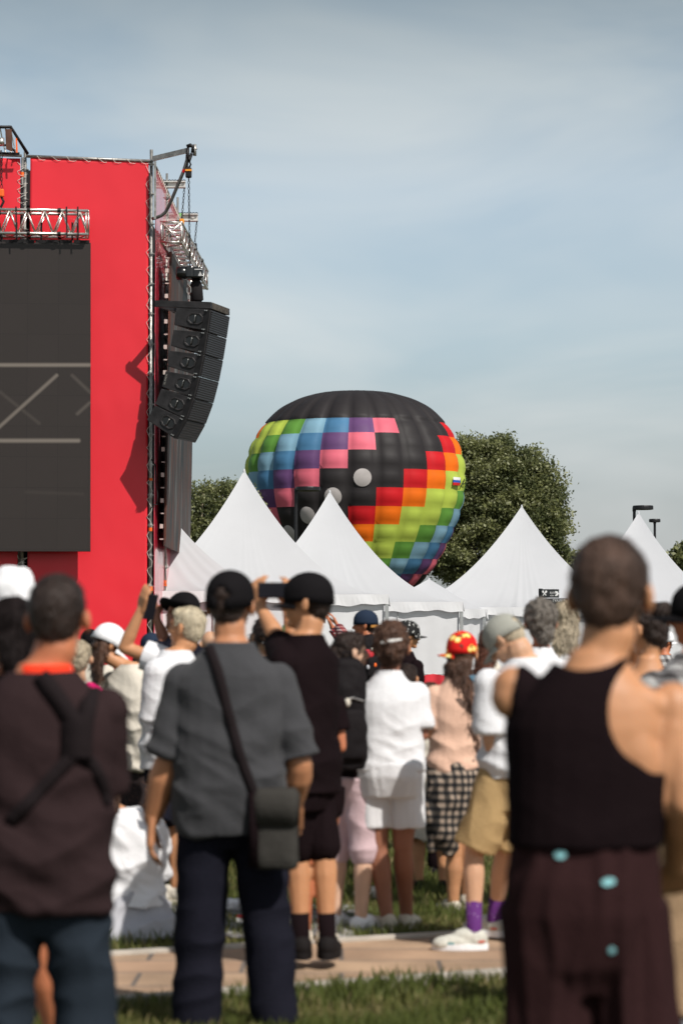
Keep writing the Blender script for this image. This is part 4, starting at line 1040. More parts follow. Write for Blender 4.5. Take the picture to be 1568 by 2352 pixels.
        if 'cut' in top:
            bm = bmesh.new(); bm.from_mesh(me); dl = [v_ for v_ in bm.verts if not top['cut'](p, v_.co)]; bmesh.ops.delete(bm, geom=dl, context='VERTS')
            for _ in range(30):
                mv = {}
                for v_ in bm.verts:
                    if v_.is_boundary:
                        nb2 = [e_.other_vert(v_) for e_ in v_.link_edges if e_.is_boundary]
                        if len(nb2) == 2: mv[v_] = (v_.co * 2 + nb2[0].co + nb2[1].co) / 4
                for v_, c_ in mv.items(): v_.co = c_
            bm.to_mesh(me); bm.free()
        bm = bmesh.new(); bm.from_mesh(me); p.topbvh = BVHTree.FromBMesh(bm); bm.free()
        p.top = link(top.get('name', 'shirt'), me, top['m'], p.t, True)
        if 'cut' in top: s3 = p.top.modifiers.new('hem', 'SOLIDIFY'); s3.thickness = .004; s3.offset = 1
    # ---- bottom
    if bottom:
        g = bottom.get('fit', .014); zl = bottom.get('len', .08); wz = bottom.get('waist', 1.0)
        if top: wz = min(wz, top.get('hem', .86) + .05)
        wz = max(wz, .905); bb_ = MB(); kind = bottom.get('kind', 'trousers')
        q = [s_ for s_ in sec if s_[0] < wz]
        q1 = list(q[-1]); q1[0] = wz; q.append(tuple(q1))
        if kind == 'skirt':
            q0 = q[0]; fl = bottom.get('flare', .03)
            bb_.loft([S(zl, q0[1] + fl, q0[2] + fl * 1.3, 0, g), S((zl + q0[0]) / 2, q0[1] + fl * .6, q0[2] + fl * .7, 0, g)] + [S(*s_, g=g) for s_ in q])
        else:
            q = [(s_[0] - (.05 if i == 0 else 0),) + s_[1:] for i, s_ in enumerate(q)]; q[0] = (q[0][0], q[0][1] * .99, q[0][2] * .95, q[0][3])
            if kind == 'trousers': q.insert(0, (q[0][0] - .07, q[0][1] * .86, q[0][2] * .62, q[0][3]))
            if kind == 'shorts' and not bottom.get('split'): q.insert(0, (q[0][0] - .06, q[0][1] * 1.0, q[0][2] * .92, q[0][3]))
            bb_.loft([S(*s_, g=g) for s_ in q]); fl = bottom.get('flare', 0)
            for (hp, kn, an, toe) in L:
                hp2 = hp + V(0, 0, .03 * k)
                kz, az, hz = kn.z / k - dz, an.z / k - dz, hp.z / k - dz
                if 'frac' in bottom: fr_ = bottom['frac']
                else: fr_ = (hz - zl) / max(.01, hz - kz) if zl > kz else 1 + (kz - zl) / max(.01, kz - az)
                rk = bottom.get('rk', .066); ra = bottom.get('ra', .052); rh = bottom.get('rh', .088) * max(1, wf) ** .5
                if fr_ <= 1:
                    e_ = hp.lerp(kn, fr_) + rt * (bottom.get('spread', 0) * (1 if (hp - T(0, 0, hipz)).dot(rt) > 0 else -1)); bb_.tube([hp2, hp.lerp(e_, .5), e_], [(rh + g) * k, (rh * .96 + g + fl * .5) * k, (rh * .9 + g + fl) * k], 20)
                else:
                    e_ = kn.lerp(an, min(1, fr_ - 1)); bb_.tube([hp2, hp.lerp(kn, .5), kn], [(rh + g) * k, (rh * .9 + g * .8) * k, (rk + g) * k], 20); bb_.ellip(kn, ((rk + g) * k,) * 3); bb_.tube([kn, kn.lerp(e_, .5), e_], [(rk + g) * k, (rk * .5 + ra * .5 + g) * k, (ra + g) * k], 20)
        me = soft(bb_, min(vox, .009), bottom.get('it', 6)); folds(me, bottom.get('fold', 'gather' if kind in ('shorts', 'skirt') else 'trousers'), bottom.get('folds', .012) * 1.1, k, 1.0, x * 2.3); p.bot = link(kind, me, bottom['m'], p.t, True)
    # ---- feet
    if shoe:
        for (hp, kn, an, toe) in L:
            td = (toe - an); td.z = 0; td.normalize(); sd_ = V(-td.y, td.x, 0); M = Matrix((td, sd_, V(0, 0, 1))).transposed(); z0 = an.z - .075 * k
            sb = MB(); c = V(an.x, an.y, z0); m_ = shoe['m']
            sb.ellip(c - td * .005 * k + V(0, 0, .058 * k), (.068 * k, .049 * k, .056 * k), M); sb.ellip(c + td * .08 * k + V(0, 0, .040 * k), (.115 * k, .054 * k, .046 * k), M); sb.ellip(c + td * .15 * k + V(0, 0, .036 * k), (.064 * k, .052 * k, .038 * k), M)
            if not shoe.get('sandal'): sb.ellip(c + td * .035 * k + V(0, 0, .072 * k), (.078 * k, .046 * k, .044 * k), M)
            if shoe.get('fur'): pass
            q = link('shoe', soft(sb, .006, 2, .01 if shoe.get('fur') else 0, .02), m_, p.t, True)
            sb = MB(); n = 24; rg_ = []
            for hz in (0, .024 * k * shoe.get('sole', 1)):
                rg_ += [c + td * (.068 + .142 * math.cos(2 * math.pi * i / n)) * k + sd_ * (.054 * math.sin(2 * math.pi * i / n)) * k + V(0, 0, hz + .003) for i in range(n)]
            sb.add(rg_, [tuple(range(n))[::-1], tuple(range(n, 2 * n))] + [(i, (i + 1) % n, n + (i + 1) % n, n + i) for i in range(n)]); sb.build('sole', shoe.get('sm', m_), q, bevel=.004)
            for (cc, off, rr) in shoe.get('panels', []):
                sb = MB(); sb.ellip(c + td * off[0] * k + sd_ * off[1] * k + V(0, 0, off[2] * k), tuple(r_ * k for r_ in rr), M); sb.build('shoe_panel', cc, q, True)
    if sock:
        for (hp, kn, an, toe) in (L if sock.get('both', True) else L[:1]):
            sb = MB(); h_ = sock.get('h', .12); a = an + (kn - an).normalized() * h_ * k; sb.tube([a, an, an - V(0, 0, .03 * k)], [.042 * k, .039 * k, .038 * k], 14); sb.build('sock', sock['m'], p.t, True)
    # ---- hair
    if hair:
        hb = MB(); hk = hair.get('kind', 'short'); vol = hair.get('vol', 1.0); r = lambda a, b, c: (a * s * vol, b * s * vol, c * s * vol)
        if hk != 'fringe':
            hb.ellip(Hh((0, -.020, .038)), r(.080, .094, .088), p.hR, nu=18, nv=12); hb.ellip(Hh((0, -.046, .006)), r(.069, .064, .080), p.hR, nu=14, nv=10)
            hb.ellip(Hh((0, .035, .078)), r(.062, .048, .034), p.hR)
            if hk != 'short' or hair.get('nape', 0): hb.ellip(Hh((0, -.060, -.040)), r(.050, .040, .048), p.hR)
        if hk == 'long':
            ln_ = hair.get('len', .35); wd = hair.get('w', .085); bz = Hh((0, -.05, 0)); sw = hair.get('sway', 0)
            fh = p.hR @ V(0, 1, 0)
            pts_ = [bz, bz + V(0, 0, -.08 * s) - fh * .02, bz + V(sw * .3, 0, -ln_ * .5) - fh * .045, bz + V(sw, 0, -ln_) - fh * .035]
            y2 = math.atan2(-fh.x, fh.y)
            hb.loft([(pts_[0], wd * s, .05 * s, y2), (pts_[1], wd * 1.05 * s, .045 * s, y2), (pts_[2], wd * .95 * s, .035 * s, y2), (pts_[3], wd * hair.get('tip', .5) * s, .02 * s, y2)], n=16)
            if hair.get('front'):
                for sg in (-1, 1):
                    q = Hh((sg * .07, .02, 0)); hb.limb([q, q + V(0, 0, -.12) + p.hR @ V(sg * .02, .01, 0), q + V(0, 0, -.28) + p.hR @ V(sg * .02, .03, 0)], [.022, .024, .012])
        if hk == 'bun':
            b_ = hair.get('bun', (.0, -.10, .06)); hb.ellip(Hh(b_), r(.045, .04, .042), p.hR); hb.ellip(Hh((b_[0] * .6, b_[1] * .75, b_[2] * .7)), r(.04, .04, .04), p.hR)
        if hk == 'pony':
            b_ = Hh((0, -.10, .02)); e_ = b_ + V(hair.get('sway', 0), 0, -hair.get('len', .3)); hb.limb([b_, (b_ * 2 + e_) / 3 + V(0, -.03, 0), e_], [.03, .034, .012])
        lg_ = hk in ('long', 'pony')
        hm_ = strands(soft(hb, .0065, 2, hair.get('rough', .016), hair.get('rs', .03)), hair.get('n', 2600 if lg_ else 2200), hair.get('sl', .042 if hk == 'long' else (.020 if hk in ('bun', 'pony') else .013)), 1.0 if lg_ else .8, .0012 + .00018 * Y, int(u), (p.hc.z - .025 * s) if hat else 9)
        p.hair = link('hair', hm_, HR[hair['m']] if isinstance(hair['m'], str) else hair['m'], p.t, True)
    if hat:
        p.cap = cap_mesh(p, **hat)
        if hatrough:
            for o_ in (p.cap, p.cap.children[-1]):
                d_ = o_.modifiers.new('d', 'DISPLACE'); d_.texture = clouds(.05); d_.strength = hatrough; d_.texture_coords = 'LOCAL'
    if face:
        for sg in (-1, 1):
            eb = MB(); eb.ellip(Hh((sg * .031, .079, .004)), (.012 * s, .006 * s, .006 * s), p.hR); q = eb.build('eye', EYEW, p.t, True)
            eb = MB(); eb.ellip(Hh((sg * .031, .084, .004)), (.0055 * s, .0025 * s, .0055 * s), p.hR); eb.build('iris', DRK, q, True)
            eb = MB(); eb.caps(Hh((sg * .018, .086, .024)), Hh((sg * .046, .078, .026)), .004 * s, .003 * s); eb.build('eyebrow', HR['dark'], p.t, True)
        eb = MB(); eb.ellip(Hh((0, .089, -.060)), (.021 * s, .006 * s, .006 * s), p.hR); eb.build('lips', LIP, p.t, True)
    return p
def ribbon(p, name, pts, width, m, th=.004, parent=None, off=.004, proj=True, back=False, n=30, lbl=None, cat_=None):
    "strap laid on the clothes along picture points"
    o_ = Vector((0, 0, EYE)) - p.loc; P3 = []
    for i in range(len(pts) - 1):
        for j in range(n):
            t = j / n; u_ = pts[i][0] + (pts[i + 1][0] - pts[i][0]) * t; v_ = pts[i][1] + (pts[i + 1][1] - pts[i][1]) * t; r_ = ray(u_, v_).normalized()
            h_ = p.topbvh.ray_cast(o_, r_) if proj else (None,)
            if h_[0] is not None: P3.append(h_[0] - r_ * off)
    if len(P3) < 3: return None
    for _ in range(6): P3 = [P3[0]] + [(P3[i - 1] + P3[i] * 2 + P3[i + 1]) / 4 for i in range(1, len(P3) - 1)] + [P3[-1]]
    vs = []; vd = V(0, 1, 0)
    for i, c in enumerate(P3):
        d = (P3[min(i + 1, len(P3) - 1)] - P3[max(0, i - 1)]).normalized(); s_ = d.cross(vd).normalized()
        vs += [c + s_ * width / 2 - vd * th, c - s_ * width / 2 - vd * th, c - s_ * width / 2 + vd * .004, c + s_ * width / 2 + vd * .004]
    mb = MB(); N = len(P3); mb.add(vs, [(4 * i + a, 4 * i + b, 4 * i + 4 + b, 4 * i + 4 + a) for i in range(N - 1) for a, b in ((0, 1), (1, 2), (2, 3), (3, 0))] + [(0, 3, 2, 1), (4 * N - 4, 4 * N - 3, 4 * N - 2, 4 * N - 1)])
    if parent is None: parent = p.t
    loc = None
    if lbl:
        o = mb.build(name, m, None, True, p.loc); tag(o, lbl, cat_); return o
    o = mb.build(name, m, parent, True)
    if parent is not p.t and parent.type == 'EMPTY': o.location = p.loc - parent.location
    return o
def phone(label, c, yawdeg, roll=0, w=.075, h=.155, tilt=0):
    t = thing('phone', label, 'phone', c, rot=(R(tilt), R(roll), R(yawdeg)))
    mb = MB(); mb.box((0, 0, 0), (w, .009, h)); mb.build('case', PHN, t, bevel=.004); mb = MB(); mb.box((0, .0055, 0), (w - .006, .002, h - .01)); mb.build('screen', mat('phone_glass', (.02, .02, .035), .15), t)
    mb = MB(); mb.tube([(-w * .28, -.004, h * .36), (-w * .28, -.008, h * .36)], .008, 10); mb.build('camera_lens', PHN, t); return t
def rbox(name, c, size, m, parent, yaw=0, e=4, puff=.01, it=2):
    "soft cloth bag body"
    mb = MB(); h = size[2] / 2; a, b = size[0] / 2, size[1] / 2
    mb.loft([(V(*c) + V(0, 0, -h), a * .9, b * .8, yaw), (V(*c) + V(0, 0, -h * .8), a, b, yaw), (V(*c) + V(0, 0, h * .5), a * .98, b, yaw), (V(*c) + V(0, 0, h * .9), a * .85, b * .75, yaw), (V(*c) + V(0, 0, h), a * .6, b * .5, yaw)], e=e)
    return link(name, soft(mb, .009, it, puff, .08), m, parent, True)
# colours of clothes
c_char = clo('charcoal', (.052, .052, .056), sheen=.1); c_maroon = clo('dark_plum', (.030, .018, .019)); c_black = clo('black', (.010, .0058, .0068)); c_white = clo('white', (.72, .72, .74)); c_navy = clo('navy', (.012, .012, .019)); c_denim = clo('denim', (.021, .028, .038), bs=160)
c_pants = clo('brown', (.029, .013, .0135)); c_cream = clo('cream', (.62, .57, .49)); c_pinkt = clo('peach', (.68, .44, .33)); c_khaki = clo('khaki', (.46, .31, .15)); c_pinkp = clo('pale_pink', (.62, .46, .49)); c_cap = clo('cap_black', (.010, .009, .010), rough=.8); c_capn = clo('cap_navy', (.022, .033, .058)); c_capg = clo('cap_stone', (.34, .34, .30)); c_tan = clo('suede', (.42, .20, .055)); c_wcap = clo('cap_white', (.82, .82, .84)); c_grey = clo('light_grey', (.40, .40, .43)); c_jacket = clo('denim_blue', (.03, .055, .09), bs=150); c_bag = clo('bag_olive', (.045, .042, .038)); c_strap = clo('strap', (.016, .012, .013)); c_orange = clo('orange_collar', (.85, .05, .02)); c_magenta = clo('magenta', (.75, .015, .17)); c_sock = spots('cloth_purple_sock', (.10, .02, .15), (.55, .45, .6), 55, .10)
c_plaid = plaid('cloth_black_check', (.012, .012, .014), (.07, .06, .052), (.36, .28, .22), .044); c_rplaid = plaid('cloth_red_check', (.03, .03, .05), (.35, .03, .03), (.45, .35, .33), .03); c_gplaid = plaid('cloth_grey_check', (.45, .44, .43), (.20, .19, .19), (.06, .055, .055), .07)
c_redf = spots('cloth_red_flower', (.70, .010, .008), (.95, .60, .08), 19, .34, (1.0, .9, .4)); c_blkf = spots('cloth_black_flower', (.010, .010, .010), (.75, .75, .72), 40, .22); c_zebra = spots('cloth_grey_print', (.48, .48, .50), (.08, .08, .09), 26, .22)
c_lace = spots('cloth_dark_lace', (.02, .012, .012), (.10, .05, .035), 60, .2)
s_black = {'m': DRK}; 
fur = mat('pale_fur', (.62, .56, .46), .95, bump=1, bscale=120)
# 1 ------------------------------------------------ man in black tank top, nearest on the right
tank_r = [(1050, 2100), (1050, 1720), (1140, 1690), (1166, 1640), (1176, 1590), (1190, 1520), (1218, 1478), (1242, 1481), (1262, 1513), (1300, 1535), (1345, 1541), (1395, 1530), (1430, 1513), (1452, 1514), (1437, 1530), (1412, 1570), (1397, 1620), (1400, 1670), (1420, 1715), (1450, 1745), (1476, 1757), (1492, 1775), (1500, 1850), (1500, 2100)]
def inpoly(x, y, poly):
    c = False; j = len(poly) - 1
    for i in range(len(poly)):
        if (poly[i][1] > y) != (poly[j][1] > y) and x < (poly[j][0] - poly[i][0]) * (y - poly[i][1]) / (poly[j][1] - poly[i][1]) + poly[i][0]: c = not c
        j = i
    return c
def topx(co_world):
    d = co_world - Vector((0, 0, EYE)); zz = d.y * CP + d.z * SP_; up = -d.y * SP_ + d.z * CP
    return 784 + F * d.x / zz, 1176 - F * up / zz
def tcut(p, co):
    u_, v_ = topx(co + p.loc)
    if v_ > 1775: return True
    return inpoly(u_, v_, tank_r)
def back(p, mb):
    k = p.k
    for sg in (-1, 1):
        mb.ellip(p.T(sg * .095, -.080, 1.27), (.052 * k, .028 * k, .085 * k), Matrix.Rotation(sg * -.25, 3, 'Y')); mb.ellip(p.T(sg * .10, -.045, 1.40), (.085 * k, .035 * k, .035 * k), Matrix.Rotation(sg * .45, 3, 'Y'))
        a_ = p.arms['A' if sg < 0 else 'B']; mb.ellip(a_[0] + V(sg * .006, -.005, -.02), ((.060 if sg > 0 else .050) * k, .052 * k, (.075 if sg > 0 else .052) * k))
        if sg > 0: mb.limb([p.T(sg * .14, -.05, 1.12), p.T(sg * .165, -.045, 1.24), a_[0] + V(0, -.03, -.05)], [.03, .042, .035])
p1 = person('close young man in black tank top and dark trousers, back to camera at the right', 1334, 5.6, 1.715, hyaw=-16, hroll=0, wf=.98, hoff=(.026, 0, .0), skin='warm', neck=1.08, extra=back, armk=1.1, shoff={'A': (-.014, .01, .048), 'B': (.012, -.01, .01)}, A=((-.09, .20, 1.27), (.02, .36, 1.27)), B=(('px', 1572, 1850, -.06), ('px', 1548, 1990, .12)), lean=(.045, 0), headscale=1.10,
    top=dict(name='tank_top', m=c_black, fit=.026, hem=1.055, sleeve=.14, sr=.062, collar=1.49, hang=.25, it=3, folds=.004, cut=tcut), legs=[(('px', 1262, 2480, 0), ('px', 1255, 2860, 0), ('px', 1250, 2890, .15)), (('px', 1478, 2480, 0), ('px', 1490, 2860, 0), ('px', 1500, 2890, .15))], bottom=dict(m=c_pants, waist=1.075, fit=.017, it=12, len=.1, rk=.086, ra=.078, rh=.092, folds=.018, fold='gather'), hair=dict(m='crop', kind='short', vol=1.08, rough=.010), shoe=s_black, vox=.007)
sp_ = mat('light_blue_patch', (.22, .47, .50), .9, var=.2, vscale=40)
bm = bmesh.new(); bm.from_mesh(p1.bot.data); bv = BVHTree.FromBMesh(bm); bm.free()
for (u_, v_, a_, b_, r0) in ((1286, 1964, 13, 9, 0), (1397, 2026, 16, 9, -.1), (1405, 2184, 8, 8, .5)):
    o_ = Vector((0, 0, EYE)) - p1.loc; mb = MB(); cs = []
    for k in range(16):
        t_ = 2 * math.pi * k / 16; dx, dy = a_ * math.cos(t_), b_ * math.sin(t_); r_ = ray(u_ + dx * math.cos(r0) - dy * math.sin(r0), v_ + dx * math.sin(r0) + dy * math.cos(r0)).normalized(); h_ = bv.ray_cast(o_, r_)
        if h_[0] is not None: cs.append(h_[0] - r_ * .004)
    if len(cs) > 3: mb.prism(cs, V(0, -.002, 0)); mb.build('patch', sp_, p1.bot)
# 2 ------------------------------------------------ man in dark plum tee at the left
p2 = person('close man in dark plum shirt with black harness straps and jeans at the left', 100, 6.85, 1.67, hyaw=-8, hoff=(.042, 0, 0), wf=1.06, skin='red', headscale=1.06, A=((-.20, .06, 1.12), (-.04, .24, 1.14)), B=((.17, .06, 1.12), (.02, .24, 1.16)), neck=1.1,
    top=dict(m=c_maroon, fit=.036, hem=.78, collar=1.490, sleeve=.95, sr=.074, hang=.35, folds=.024, fs=.16), bottom=dict(m=c_denim, fit=.010, waist=.95, len=.05, rk=.070, ra=.07, rh=.095, folds=.022), legs=[(('px', 12, 2310, 0), ('px', -30, 2640, 0), ('px', -35, 2660, .15)), (('px', 196, 2310, .02), ('px', 205, 2640, 0), ('px', 215, 2660, .15))], hair=dict(m='dark', vol=1.02, rough=.008), shoe=s_black, vox=.008, stance=.12)
mb = MB(); a = p2.T(.012, -.012, 1.478); mb.loft([(a + V(0, 0, -.04), .092, .084, 0), (a + V(0, 0, -.01), .080, .080, 0), (a + V(0, 0, .026), .070, .074, 0)]); cl_ = mb.build('collar', c_orange, p2.t, True)
t = thing('harness_straps', 'black crossing bag straps on the back of the plum shirt', 'straps', p2.loc)
ribbon(p2, 'strap', [(92, 1550), (130, 1600), (165, 1650), (185, 1690)], .050, c_strap, parent=t, n=14, th=.01)
ribbon(p2, 'strap', [(212, 1560), (205, 1610), (195, 1660), (190, 1700)], .050, c_strap, parent=t, n=14, th=.01)
ribbon(p2, 'strap', [(180, 1640), (178, 1690), (176, 1745)], .085, c_strap, parent=t, n=14, th=.014)
ribbon(p2, 'strap', [(172, 1730), (130, 1775), (70, 1840), (20, 1890)], .036, c_strap, parent=t, n=14, th=.008)
ribbon(p2, 'strap', [(186, 1730), (215, 1760), (235, 1800), (244, 1850)], .036, c_strap, parent=t, n=14, th=.008)
# 3 dark long haired woman, far left; 4 white cap behind her
p3 = person('woman with long straight black hair at the left edge', 18, 7.9, 1.625, yaw=10, hyaw=60, fem=True, skin='red', A='face', B='front', top=dict(m=c_black, fit=.02), bottom=dict(kind='shorts', m=c_black, len=.62), hair=dict(kind='long', m='black', len=.36, w=.11, vol=1.14, tip=.8), shoe=dict(m=c_wcap), vox=.009, legs=[((-.1, 0, .46), (-.16, .1, .08), (-.1, .24, .02)), (('px', 92, 2195, 0), ('px', 140, 2420, .1), ('px', 150, 2450, .3))])
p4 = person('person in crumpled white bucket cap at the left edge', 24, 9.6, 1.765, hyaw=20, hatrough=.03, top=dict(m=c_cream), bottom=dict(m=c_denim), hair=dict(m='dark'), hat=dict(m=c_wcap, bucket=.025, scale=1.06, dz=.006), shoe=s_black, vox=.010, wf=.9)
# 5 ------------------------------------------------ charcoal tee man
p5 = person('broad man in charcoal tee shirt and black cap with a shoulder bag', 530, 9.35, 1.75, armk=1.42, shoff={'A': (.005, 0, -.022), 'B': (-.005, 0, -.022)}, hyaw=-16, wf=1.05, df=1.2, skin='tan', hoff=(-.0, 0, .0), neck=1.12,
    A=((('px', 386, 1750, 0)), ('px', 350, 1880, .05), ('px', 343, 1960, .05), (.9, .1, 0)), B=(('px', 686, 1755, .0), ('px', 672, 1855, .12)), headscale=1.06,
    top=dict(m=c_char, fit=.030, hem=.765, sleeve=.92, sr=.082, sflare=.005, hang=.7, folds=.032, fs=.15), bottom=dict(m=c_navy, fit=.016, waist=.93, len=.04, rk=.078, ra=.074, rh=.098, folds=.014), hair=dict(m='dark', rough=.006), hat=dict(m=c_cap, vent=True, scale=1.06, dz=-.002), shoe=s_black, vox=.0075, stance=.155, legs=[(('px', 462, 2085, 0), ('px', 450, 2362, 0), ('px', 440, 2375, .15)), (('px', 612, 2085, .02), ('px', 632, 2362, 0), ('px', 640, 2375, .15))])
t = thing('shoulder_bag', 'dark olive shoulder bag hanging at the charcoal shirted man\'s hip', 'bag', p5.px(635, 1905, -.16) + p5.loc)
tl = t.location
bx = rbox('bag_body', (0, 0, 0), (.165, .10, .30), c_bag, t, e=5, yaw=R(-8)); 
mb = MB(); mb.loft([(V(.0, -.012, .02), .083, .052, R(-8)), (V(0, -.012, .13), .086, .056, R(-8)), (V(0, 0, .155), .070, .042, R(-8))], e=5); mb.build('flap', c_bag, t, True)
mb = MB(); mb.loft([(V(-.085, .0, -.14), .02, .05, 0), (V(-.085, 0, .14), .02, .045, 0)], e=4); mb.build('side_gusset', c_black, t, True)

ribbon(p5, 'strap', [(478, 1482), (500, 1540), (525, 1640), (552, 1740), (580, 1815), (590, 1835)], .038, c_strap, parent=t, n=12, off=.006)
# 6 ------------------------------------------------ man in black filming with phone
p6 = person('man in black tee and shorts filming with a raised phone', 697, 11.05, 1.79, yaw=60, hyaw=80, hpitch=4, hoff=(.028, 0, .0), skin='warm', wf=.98, headscale=1.05, neck=1.08,
    A=(('px', 640, 1470, .25), ('px', 596, 1392, .36), ('px', 590, 1345, .36), (.6, .9, 0)), B=(('px', 684, 1500, .25), ('px', 660, 1396, .36), ('px', 668, 1348, .36), (-.6, .9, 0)), curl=.8,
    top=dict(m=c_black, fit=.022, hem=.80, sleeve=.8, sr=.074, hang=.7, folds=.02), bottom=dict(kind='shorts', m=c_black, fit=.012, len=.55, flare=.002, waist=.95, rh=.072), hair=dict(m='dark', rough=.006), hat=dict(m=c_cap, scale=1.05, tilt=R(-6), brim_len=.055), sock=dict(m=c_black, h=.13), shoe=dict(m=DRK, sole=1.3), stance=.125, vox=.007, legs=[(('px', 683, 1945, 0), ('px', 692, 2165, 0), ('px', 684, 2210, .18)), (('px', 744, 1945, 0), ('px', 752, 2165, 0), ('px', 762, 2210, .18))])
phone('dark phone held sideways in front of the filming man\'s face', P(629, 1356, 11.33), 8, roll=90, w=.074, h=.150)
mb = MB()   # 6b hand on far side is A, covered by the phone
# 7 ------------------------------------------------ woman with glasses and big backpack
p7 = person('small woman with thin glasses turned right behind the black shirt', 803, 12.6, 1.545, yaw=-40, hyaw=-72, fem=True, skin='pale', face=True, top=dict(m=c_black, sleeve=1.6, fit=.015), bottom=dict(m=c_pinkp, fit=.02, len=.45, rk=.07), hair=dict(m='dark', kind='pony', len=.22), shoe=dict(m=c_wcap), vox=.008, B='down')
mb = MB()
for sg in (-1, 1): 
    pts_ = [p7.hc + p7.hR @ (V(sg * .033 + .021 * math.cos(a * .5236), .098, .002 + .019 * math.sin(a * .5236)) * p7.k) for a in range(13)]; mb.tube(pts_, .0016, 5)
    mb.tube([p7.hc + p7.hR @ (V(sg * .054, .096, .004) * p7.k), p7.hc + p7.hR @ (V(sg * .078, 0, .006) * p7.k)], .0016, 5)
mb.build('glasses', LENS, p7.t)
bpm = clo('backpack_black', (.014, .012, .013), rough=.6)
def backpack(label, c, size, m, yaw=0, strapm=None, group=None, deco=None):
    t = thing('backpack', label, 'backpack', c, rot=(0, 0, R(yaw))); rbox('pack_body', (0, 0, 0), size, m, t, e=3, puff=.02)
    rbox('front_pocket', (0, -size[1] * .48, -size[2] * .18), (size[0] * .78, size[1] * .35, size[2] * .45), m, t, e=3, puff=.01)
    mb = MB(); mb.tube([(-.03, 0, size[2] * .48), (-.02, 0, size[2] * .56), (.02, 0, size[2] * .56), (.03, 0, size[2] * .48)], .006, 7); mb.build('grab_handle', m, t, True)
    for sg in (-1, 1):
        mb = MB(); x_ = sg * size[0] * .33; mb.tube([(x_, size[1] * .3, size[2] * .44), (x_, size[1] * .9, size[2] * .5), (x_ * 1.1, size[1] * 1.3, size[2] * .3), (x_ * 1.1, size[1] * .5, -size[2] * .3)], .016, 8); mb.build('shoulder_strap', m, t, True)
    mb = MB(); mb.tube([(-size[0] * .3, -size[1] * .52, size[2] * .12), (0, -size[1] * .6, size[2] * .15), (size[0] * .3, -size[1] * .52, size[2] * .12)], .004, 6); mb.build('zip', ALU, t)
    for (dx, dz_, rr, mm) in (deco or []):
        mb = MB(); mb.ellip((dx, -size[1] * .62, dz_), (rr, .012, rr * 1.4)); mb.build('badge', mm, t, True)
    return t
backpack('long black backpack hanging between the black shirt and the white tee', P(796, 1640, 12.33), (.20, .17, .56), bpm, yaw=18, deco=[(-.03, .06, .016, c_cream), (-.08, -.17, .014, c_grey)])
mb = MB(); a, b = P(783, 1522, 12.5), P(768, 1594, 12.5); o_ = a.copy(); mb.limb([V(0, 0, 0), (b - a) * .5, b - a], [.018, .022, .026]); t = tag(link('wooden_handle', soft(mb, .006, 2), mat('honey_wood', (.55, .32, .12), .5), None, True, o_), 'slim tan rolled tube leaning beside the black backpack', 'tube')
# 8 ------------------------------------------------ woman in white tee and shorts
p8 = person('woman in white tee and white shorts with brown bun hair', 893, 12.55, 1.58, hyaw=-6, fem=True, wf=1.08, df=1.25, skin='deep', neck=1.1, A='front', B='front', headscale=1.16, hoff=(.012, 0, -.01),
    top=dict(m=c_white, fit=.022, hem=.93, sleeve=.85, sr=.072, hang=.55, folds=.022), bottom=dict(kind='shorts', m=c_white, fit=.022, len=.60, waist=1.0, flare=.0, rh=.080, split=True, spread=.022, folds=.008, fs=.07), hair=dict(kind='bun', m='brown', vol=1.13, bun=(.02, -.10, -.01), rough=.03), shoe=dict(m=fur, fur=True, sandal=True, sm=c_cream), stance=.085, vox=.0075,
    legs=[(('px', 868, 1945, 0), ('px', 889, 2112, 0), ('px', 862, 2140, .1)), (('px', 925, 1945, 0), ('px', 933, 2108, .15), ('px', 950, 2130, .3))])
for n_ in (0,):
    mb = MB(); q = p8.hc + p8.hR @ V(.01, -.115, .03); mb.limb([q + V(-.05, 0, -.004), q + V(0, -.012, .004), q + V(.05, 0, .012)], [.006, .011, .006]); mb.build('hair_clip', EYEW, p8.t, True)
# 9 ------------------------------------------------ girl in red cap
p9 = person('girl in red cap with yellow flowers and checked shirt round her waist', 1042, 13.5, 1.53, yaw=6, hyaw=-16, fem=True, wf=.88, skin='warm', headscale=1.12, A='front', B='front', hoff=(.03, 0, 0), lean=(.02, 0),
    top=dict(m=c_pinkt, fit=.028, hem=.88, sleeve=.9, sr=.078, folds=.014), bottom=dict(kind='shorts', m=c_denim, len=.6, fit=.02), hair=dict(kind='long', m='brown', len=.56, w=.070, sway=.075, vol=1.03, tip=.6), hat=dict(m=c_redf, bdir=R(100), brim_len=.055, scale=1.10), shoe=dict(m=fur), vox=.0075,
    legs=[(('px', 1043, 1965, 0), ('px', 1040, 2080, 0), ('px', 1010, 2095, .12)), ((.08, .1, .48), (.1, .12, .08), (.12, .25, .02))])
# checked shirt tied at the waist
sb = MB(); T9 = p9.T
sb.loft([(T9(-.05, -.10, .36), .030, .03, 0), (T9(-.06, -.10, .50), .085, .05, 0), (T9(-.04, -.08, .72), .13, .09, 0), (T9(.0, -.03, .88), .165, .13, 0), (T9(.0, 0, .97), .16, .125, 0)])
sb.tube([T9(-.12, -.08, .85), T9(-.15, -.08, .6), T9(-.14, -.06, .40)], [.06, .05, .035], 10)
link('tied_shirt', soft(sb, .008, 2, .035, .09), c_plaid, p9.t, True)
mb = MB(); q = p9.hc + p9.hR @ (V(.03, -.10, -.09) * p9.k); 
cs = [P(a_, b_, 13.28) - p9.loc for a_, b_ in ((1076, 1553), (1088, 1550), (1120, 1576), (1116, 1586), (1090, 1572))]
mb.prism(cs, V(0, .012, 0)); tag(mb.build('blue_fan', clo('dusty_blue', (.12, .22, .30)), None, False, p9.loc, bevel=.004), 'dusty blue cloth brim at the red capped girl\'s neck', 'cap')
